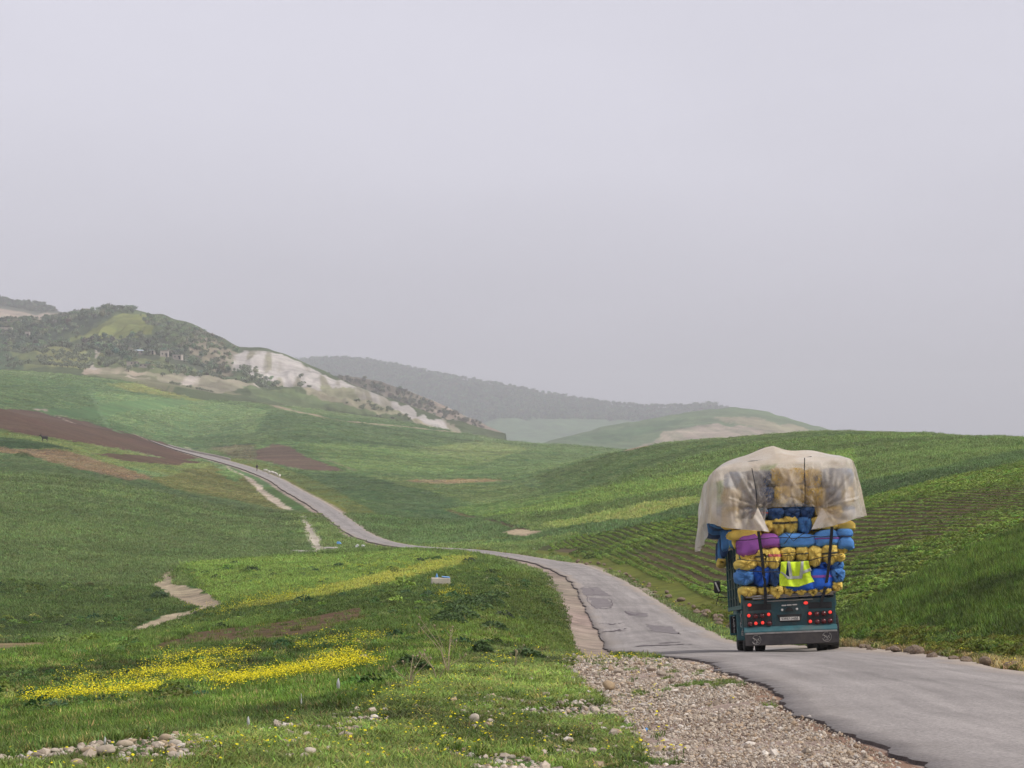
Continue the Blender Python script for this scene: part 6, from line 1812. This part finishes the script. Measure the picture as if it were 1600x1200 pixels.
# ------------------------------------------------------------------ farm buildings
M_LIME = simple('lime_wall', lin((214, 202, 188), KALB), .8, var=.12, scale=.6, dirt=lin((160, 140, 118), KALB), dirt_amt=.5)
M_BLUER = simple('blue_white_roof', lin((206, 218, 224), KALB), .6, var=.1, scale=.5)
M_GREYR = simple('grey_roof', lin((170, 160, 150), KALB), .7, var=.2, scale=.6)
M_DARKO = simple('window_dark', lin((60, 58, 60)), .3, var=.2)
def house(u, v, w, d, h, roof, label, rz=0.0, lean=False, nwin=2):
    p = surf_chalk(u, v, -.8); e = empty('farm_building', p, rz); tag(e, label, 'building')
    MB().box((-w/2, -d/2, 0), (w/2, d/2, h + .8)).build('wall', M_LIME, e)
    if lean: MB().add([(-w/2-.3, -d/2-.3, h+.9), (w/2+.3, -d/2-.3, h+.9), (w/2+.3, d/2+.3, h+1.9), (-w/2-.3, d/2+.3, h+1.9), (-w/2-.3, -d/2-.3, h+.7), (w/2+.3, -d/2-.3, h+.7), (w/2+.3, d/2+.3, h+1.7), (-w/2-.3, d/2+.3, h+1.7)],
                      [(0,1,2,3), (7,6,5,4), (0,4,5,1), (1,5,6,2), (2,6,7,3), (3,7,4,0)]).build('roof', roof, e)
    else: MB().box((-w/2-.2, -d/2-.2, h+.8), (w/2+.2, d/2+.2, h+1.1)).build('roof', roof, e)
    for k in range(nwin):
        x = -w/2 + w * (k + .7) / (nwin + .4)
        wi = MB().box((x-.55, -d/2-.06, 1.9), (x+.55, -d/2-.01, 3.0)).build('window', M_LIME, e)
        MB().box((x-.42, -d/2-.09, 2.02), (x+.42, -d/2-.065, 2.88)).build('pane', M_DARKO, wi)
    MB().box((w/2-1.6, -d/2-.07, .6), (w/2-.5, -d/2-.01, 2.9)).build('door', M_DARKO, e)
house(220, 553, 11.5, 5, 2.6, M_BLUER, 'long low farm building with a pale blue-white roof on the hillside', R(-6), True, 4)
house(237, 556, 4.5, 4, 2.4, M_BLUER, 'small white shed at the right end of the blue-roofed building', R(-6))
house(257, 559, 5.2, 5, 3.6, M_GREYR, 'square cream house right of the blue-roofed farm building', R(4))
house(278, 560, 6.0, 5, 3.0, M_GREYR, 'low cream house, rightmost of the hillside farm buildings', R(-8))
house(207, 573, 6.5, 4, 2.4, M_GREYR, 'low grey-white shed below the farm buildings, left of two', R(-4), False, 1)
house(228, 576, 9.0, 4, 2.2, M_GREYR, 'long grey-white shed below the farm buildings, right of two', R(-6), False, 3)
house(8, 517, 11, 7, 4.2, M_LIME, 'white house among dark trees at the left frame edge', R(5), False, 3)
house(43, 519, 3.6, 3.6, 3.6, M_GREYR, 'small pale tower-like hut right of the white house', 0, False, 1)

# ------------------------------------------------------------------ concrete works along the far road
M_CONC = simple('concrete', lin((208, 198, 188), KALB), .85, var=.15, scale=1.5, dirt=lin((160, 146, 128), KALB), dirt_amt=.4)
mb = MB(); yy = np.linspace(572, 640, 40); b0 = None
for i, y in enumerate(yy):
    x = float(road_r(y)) + .25; z = road_z(x, y) - .1
    mb.v += [(x, y, z), (x + .35, y, z), (x + .35, y, z + .62), (x, y, z + .62)]
    if i: b = 4*(i-1); mb.f += [(b+k, b+(k+1) % 4, b+4+(k+1) % 4, b+4+k) for k in range(4)]
mb.f += [(0, 1, 2, 3), tuple(4*(len(yy)-1)+k for k in (3, 2, 1, 0))]
tag(mb.build('parapet', M_CONC), 'low white concrete parapet along the far bend of the road', 'parapet')
for (u, v, w, l_) in ((464, 863, 1.3, 'small white concrete slab left of the culvert'), (481, 864, 2.0, 'larger white concrete slab beside the gully end'), (517, 858, 1.4, 'brown concrete culvert head right of the gully')):
    p = at(u, v); o = MB().box((-w/2, -.5, -.3), (w/2, .5, .28)).box((-w/2, -.75, -.3), (-w/2+.25, -.5, .22)).box((w/2-.25, -.75, -.3), (w/2, -.5, .22)).build('concrete_slab', M_CONC, None, False, .05)
    o.location = p; o.rotation_euler = (0, 0, R(-15)); tag(o, l_, 'slab')

# ------------------------------------------------------------------ shepherd and sheep
M_COAT = simple('dark_coat', lin((34, 34, 38)), .8, var=.2, scale=4)
M_TROU = simple('brown_trousers', lin((104, 84, 74)), .8, var=.2, scale=4)
M_SKIN = simple('skin', lin((150, 110, 86)), .6, var=.1, scale=4)
M_HAIR = simple('hair', lin((28, 24, 22)), .7, var=.2)
def skin_mesh(name, verts, edges, radii, mat, parent=None, root=0, sub=1):
    me = bpy.data.meshes.new(name); me.from_pydata(verts, edges, [])
    o = mesh_obj(name, me, None, parent)
    md = o.modifiers.new('skin', 'SKIN')
    for i, r in enumerate(radii):
        sv = me.skin_vertices[0].data[i]; sv.radius = (r, r) if not isinstance(r, tuple) else r; sv.use_root = (i == root)
    md.use_smooth_shade = True
    sb = o.modifiers.new('sub', 'SUBSURF'); sb.levels = sub; sb.render_levels = sub
    me.materials.append(mat)
    return o
pp = at(401.5, 737.5); pp.z = road_z(pp.x, pp.y)
person = empty('person', pp, R(200)); tag(person, 'person in a dark coat and brown trousers walking on the far road', 'person')
skin_mesh('body', [(0,0,.95),(0,0,1.2),(0,.01,1.42),(0,.02,1.52),(0,.03,1.62),(0,.03,1.72), (.19,0,1.40),(.24,.03,1.14),(.22,.12,.92),(.22,.15,.84), (-.19,0,1.40),(-.25,-.03,1.14),(-.23,.02,.90),(-.23,.04,.82),
                   (.09,0,.9),(.10,.10,.5),(.10,.12,.08),(.10,.24,.04), (-.09,0,.9),(-.10,-.06,.5),(-.10,-.18,.09),(-.10,-.08,.04)],
          [(0,1),(1,2),(2,3),(3,4),(4,5),(2,6),(6,7),(7,8),(8,9),(2,10),(10,11),(11,12),(12,13),(0,14),(14,15),(15,16),(16,17),(0,18),(18,19),(19,20),(20,21)],
          [.15,.15,.15,.06,.09,.085,.075,.055,.045,.04,.075,.055,.045,.04,.095,.07,.05,.045,.095,.07,.05,.045], M_TROU, person)
skin_mesh('coat', [(0,0,.78),(0,0,1.0),(0,0,1.25),(0,.01,1.44),(.20,0,1.41),(.255,.03,1.14),(.235,.11,.95),(-.20,0,1.41),(-.265,-.03,1.14),(-.245,.01,.93)], [(0,1),(1,2),(2,3),(3,4),(4,5),(5,6),(3,7),(7,8),(8,9)], [.21,.195,.185,.15,.095,.075,.062,.095,.075,.062], M_COAT, person)
MB().lathe([(1.54, .05), (1.57, .085), (1.65, .105), (1.74, .09), (1.79, .03)], 14, Matrix.Translation((0, .03, 0)), 'Z').build('head', M_SKIN, person, True)
MB().lathe([(1.67, .112), (1.74, .105), (1.80, .06), (1.815, .01)], 14, Matrix.Translation((0, .015, 0)), 'Z').build('hair', M_HAIR, person, True)
M_WOOL = simple('wool', lin((232, 226, 212), KALB), .95, var=.15, scale=6, bump=1.0, bscale=14)
M_FACE = simple('sheep_face', lin((196, 184, 166), KALB), .8, var=.15, scale=6)
def sheep(u, v, rz, label, graze):
    p = at(u, v); e = empty('sheep', p, rz); e.scale = (1.05, 1.05, 1.05); tag(e, label, 'sheep', 'sheep beside the far road')
    body = MB().lathe([(-.48, .05), (-.46, .20), (-.34, .29), (-.1, .31), (.15, .30), (.32, .27), (.44, .18), (.48, .04)], 14, Matrix.Translation((0, 0, .62)) @ Matrix.Diagonal((1, .85, 1, 1)))
    hx, hz_ = (.72, .34) if graze else (.66, .86)
    body.tube([(.34, 0, .72), (.50, 0, (.72 + hz_) / 2 + .06), (hx - .08, 0, hz_)], [.17, .13, .10], 8)
    body.build('fleece', M_WOOL, e, True)
    hd = MB().tube([(hx - .12, 0, hz_ + .03), (hx, 0, hz_ - .01), (hx + .14, 0, hz_ - .08)], [.085, .09, .05], 8).build('head', M_FACE, e, True)
    for s_ in (-1, 1): MB().tube([(hx - .06, s_*.07, hz_ + .05), (hx - .1, s_*.18, hz_ + .02)], [.03, .012], 5).build('ear', M_FACE, hd)
    for x, y in ((.28, .13), (.28, -.13), (-.30, .13), (-.30, -.13)): MB().tube([(x, y, .46), (x - .02, y, .24), (x, y, 0)], [.06, .04, .035], 6).build('leg', M_FACE, e)
    MB().tube([(-.46, 0, .66), (-.55, 0, .5)], [.05, .02], 5).build('tail', M_WOOL, e)
for i, (u, v, rz, gz_, nm) in enumerate(((415, 738.5, R(170), True, 'leftmost of the white sheep beside the far road'), (420, 740.5, R(-80), True, 'second white sheep from the left beside the road'), (424.5, 741.5, R(175), True, 'third white sheep from the left beside the road'),
                                    (428.5, 743, R(160), False, 'fourth white sheep from the left beside the road'), (432, 744.8, R(-60), True, 'fifth white sheep from the left beside the road'), (437, 747, R(-95), True, 'white sheep standing apart, rightmost beside the far road'))):
    sheep(u, v, rz, nm, gz_)

# ------------------------------------------------------------------ small things in the meadow
M_FOAM = simple('white_foam', lin((226, 216, 196), KALB), .8, var=.1, scale=3, dirt=lin((160, 146, 116), KALB), dirt_amt=.5)
M_BLUE = simple('blue_plastic', lin((96, 150, 206)), .4, var=.1, scale=4)
M_BAG = simple('white_bag', lin((226, 224, 222), KALB), .5, var=.1, scale=8)
p = at(688.5, 912); e = empty('box', p, R(8)); tag(e, 'white box with a blue lid lying in the flowery meadow', 'box')
mb = MB().box((-.5, -.28, 0), (.5, -.22, .36)).box((-.5, .22, 0), (.5, .28, .36)).box((-.5, -.22, 0), (-.44, .22, .36)).box((.44, -.22, 0), (.5, .22, .36)).box((-.44, -.22, 0), (.44, .22, .06))
mb.build('tub', M_FOAM, e, False, .02)
MB().box((.04, -.25, .40), (.46, .25, .45), Matrix.Rotation(R(5), 4, 'Y')).build('lid', M_BLUE, e, False, .015)
p2 = at(682.5, 911); b = MB().lathe([(0, .06), (.02, .075), (.42, .075), (.5, .03), (.56, .03)], 12, None, 'Z').build('bottle', M_BLUE, None, True); b.location = p2; tag(b, 'light blue plastic bottle standing behind the white box', 'bottle')
def bag(u, v, s_, mat, label, seed):
    me = pebble_mesh('plastic_bag', seed, mat, 2, .8, False); r = random.Random(seed)
    for v_ in me.vertices: v_.co = v_.co * r.uniform(.75, 1.2)
    o = mesh_obj('plastic_bag', me); o.location = at(u, v, s_ * .3); o.scale = (s_, s_, s_); o.rotation_euler = (0, 0, r.uniform(0, 6)); tag(o, label, 'litter')
bag(530, 852, .8, M_BLUE, 'blue plastic bag in the grass right of the gully', 41); bag(558, 856, .7, M_BAG, 'white plastic bag left of a second one near the road bend', 42); bag(567, 855, .6, M_BAG, 'white plastic bag right of another near the road bend', 43)
bag(842, 848, .55, M_BLUE, 'pale blue scrap of plastic in the field right of the road bend', 44); bag(835, 860, .35, M_BAG, 'tiny white scrap of plastic right of the road bend', 45); bag(1010, 1137, .06, M_BLUE, 'turquoise scrap of plastic in the verge grass', 46)
M_SCRAP = simple('scrap_film', lin((214, 214, 210), KALB), .4, var=.1, scale=8)
M_TWIG = simple('dry_stalk', lin((176, 160, 128), KALB), .9, var=.2, scale=10)
for (u, v, h, l_) in ((168, 1164, .09, 'white plastic scrap on a stalk at the verge edge, leftmost'), (385, 1136, .12, 'white plastic scrap on a stalk, second from the left'), (469, 1110, .21, 'white plastic scrap on a stalk, third from the left'), (527, 1084, .24, 'white plastic scrap on a stalk, rightmost, below the yellow flowers')):
    p = at(u, v); e = empty('plastic_scrap', p, random.uniform(0, 6)); tag(e, l_, 'litter', None)
    MB().tube([(0, 0, -.03), (.01, 0, h*.5), (.0, .01, h)], [.006, .005, .003], 5).build('stalk', M_TWIG, e)
    mb = MB(); n_ = 8
    for k in range(n_):
        t = k / (n_-1); w_ = h * .11 * math.sin(math.pi * (.15 + .8*t)); a = 1.2 * t
        mb.v += [(-w_*math.cos(a) + .02, -w_*math.sin(a), h*(.35 + .75*t)), (w_*math.cos(a) + .02, w_*math.sin(a), h*(.38 + .75*t))]
        if k: mb.f.append((2*k-2, 2*k-1, 2*k+1, 2*k))
    o = mb.build('film', M_SCRAP, e, True); sm = o.modifiers.new('thick', 'SOLIDIFY'); sm.thickness = .003
def thistle(u, v, h, n_, seed, label):
    r = random.Random(seed); p = at(u, v); e = empty('dry_thistle', p); tag(e, label, 'plant', 'dry thistles on the verge')
    heads = MB()
    for k in range(n_):
        a = r.uniform(0, 6.28); l_ = r.uniform(.15, .6) * h; hh = h * r.uniform(.5, 1)
        pts = [(0, 0, 0), (math.cos(a)*l_*.25, math.sin(a)*l_*.25, hh*.5), (math.cos(a)*l_, math.sin(a)*l_, hh)]
        mb = MB().tube(pts, [.008, .006, .003], 4)
        for q in range(3):
            b_ = r.uniform(0, 6.28); t = r.uniform(.5, .95); c = Vector(pts[1]).lerp(Vector(pts[2]), t)
            mb.tube([c, c + Vector((math.cos(b_)*.1*h, math.sin(b_)*.1*h, .1*h))], [.004, .002], 4)
        mb.build('stalk', M_TWIG, e)
        heads.lathe([(0, .003), (.015, .018), (.03, .012), (.035, .003)], 7, Matrix.Translation(pts[2]), 'Z')
    heads.build('seed_heads', M_TWIG, e)
thistle(640, 1072, .55, 7, 1, 'tangle of dry thistle stalks at the verge edge, leftmost'); thistle(683, 1062, .75, 4, 2, 'upright dry thistle stalks right of the tangle'); thistle(700, 1052, .95, 6, 3, 'tallest dry thistle with spreading arms on the verge'); thistle(805, 1042, .45, 5, 4, 'small dry stalks beside the leafy weed near the gravel')
M_SHRUB = leaf_mat('shrub_leaf', lin((92, 118, 66), KALB), .4, .2, tint=False)
def shrub(u, v, w, h, label, seed):
    r = random.Random(seed); p = at(u, v, -.03); e = empty('shrub', p); tag(e, label, 'shrub', 'dark shrubs on the embankment')
    lc = leafclump('foliage', int(260 * max(1, w)), w / 2, h, .13, seed, M_SHRUB); COL.objects.link(lc); lc.parent = e
    MB().tube([(0, 0, 0), (.02, 0, h*.5)], [.02, .008], 5).tube([(0, 0, 0), (w*.25, .05, h*.45)], [.015, .006], 5).build('stem', M_BARK, e)
for k, (u, v, w, h, l_) in enumerate(((640, 1043, .5, .3, 'small dark shrub alone in the meadow above the thistles'), (752, 1020, .5, .35, 'dark shrub at the top of the embankment, left of the leafy weed'), (820, 1028, .8, .28, 'leafy blue-green weed at the end of the verge'),
        (715, 968, 1.6, .6, 'broad dark shrub low on the embankment'), (735, 955, 1.8, .7, 'broad dark shrub in the middle of the embankment'), (760, 945, 1.5, .6, 'dark shrub high on the embankment near pale rocks'), (775, 935, 1.3, .5, 'small dark shrub, topmost on the embankment'),
        (700, 975, 1.3, .5, 'dark shrub at the left foot of the embankment'), (660, 1052, .4, .25, 'tiny dark weed between shrub and thistles'), (770, 985, 1.0, .4, 'dark shrub nearest the road on the embankment'))):
    shrub(u, v, w, h, l_, 800 + k)
M_DONK = simple('dark_hide', lin((50, 44, 42)), .85, var=.2, scale=4)
p = at(70, 690); e = empty('donkey', p, R(175)); e.scale = (1.15,) * 3; tag(e, 'dark animal standing in the strip field at far left', 'animal')
mb = MB().lathe([(-.6, .08), (-.55, .24), (-.2, .29), (.2, .27), (.5, .25), (.6, .1)], 12, Matrix.Translation((0, 0, .82)) @ Matrix.Diagonal((1, .8, 1, 1)))
mb.tube([(.48, 0, .92), (.70, 0, 1.15), (.82, 0, 1.28)], [.18, .12, .10], 8).tube([(.76, 0, 1.30), (.95, 0, 1.2), (1.1, 0, 1.08)], [.10, .09, .05], 8)
for x, y in ((.42, .14), (.42, -.14)): mb.tube([(x, y, .7), (x, y, .38), (x, y, 0)], [.09, .05, .045], 6)
for x, y in ((-.42, .14), (-.42, -.14)): mb.tube([(x, y, .72), (x + .05, y, .52), (x - .07, y, .34), (x - .03, y, 0)], [.12, .075, .05, .045], 6)
mb.build('body', M_DONK, e, True)
for s_ in (-1, 1): MB().tube([(.78, s_*.06, 1.36), (.74, s_*.10, 1.58)], [.035, .01], 5).build('ear', M_DONK, e)
MB().tube([(-.58, 0, .9), (-.68, 0, .55)], [.03, .02], 5).build('tail', M_DONK, e)
for k, (u, v) in enumerate(((33, 714), (42, 716))):
    shrub(u, v, 2.6, 1.2, 'dark bush in the strip field at far left, ' + ('left' if k == 0 else 'right') + ' of a pair', 860 + k)
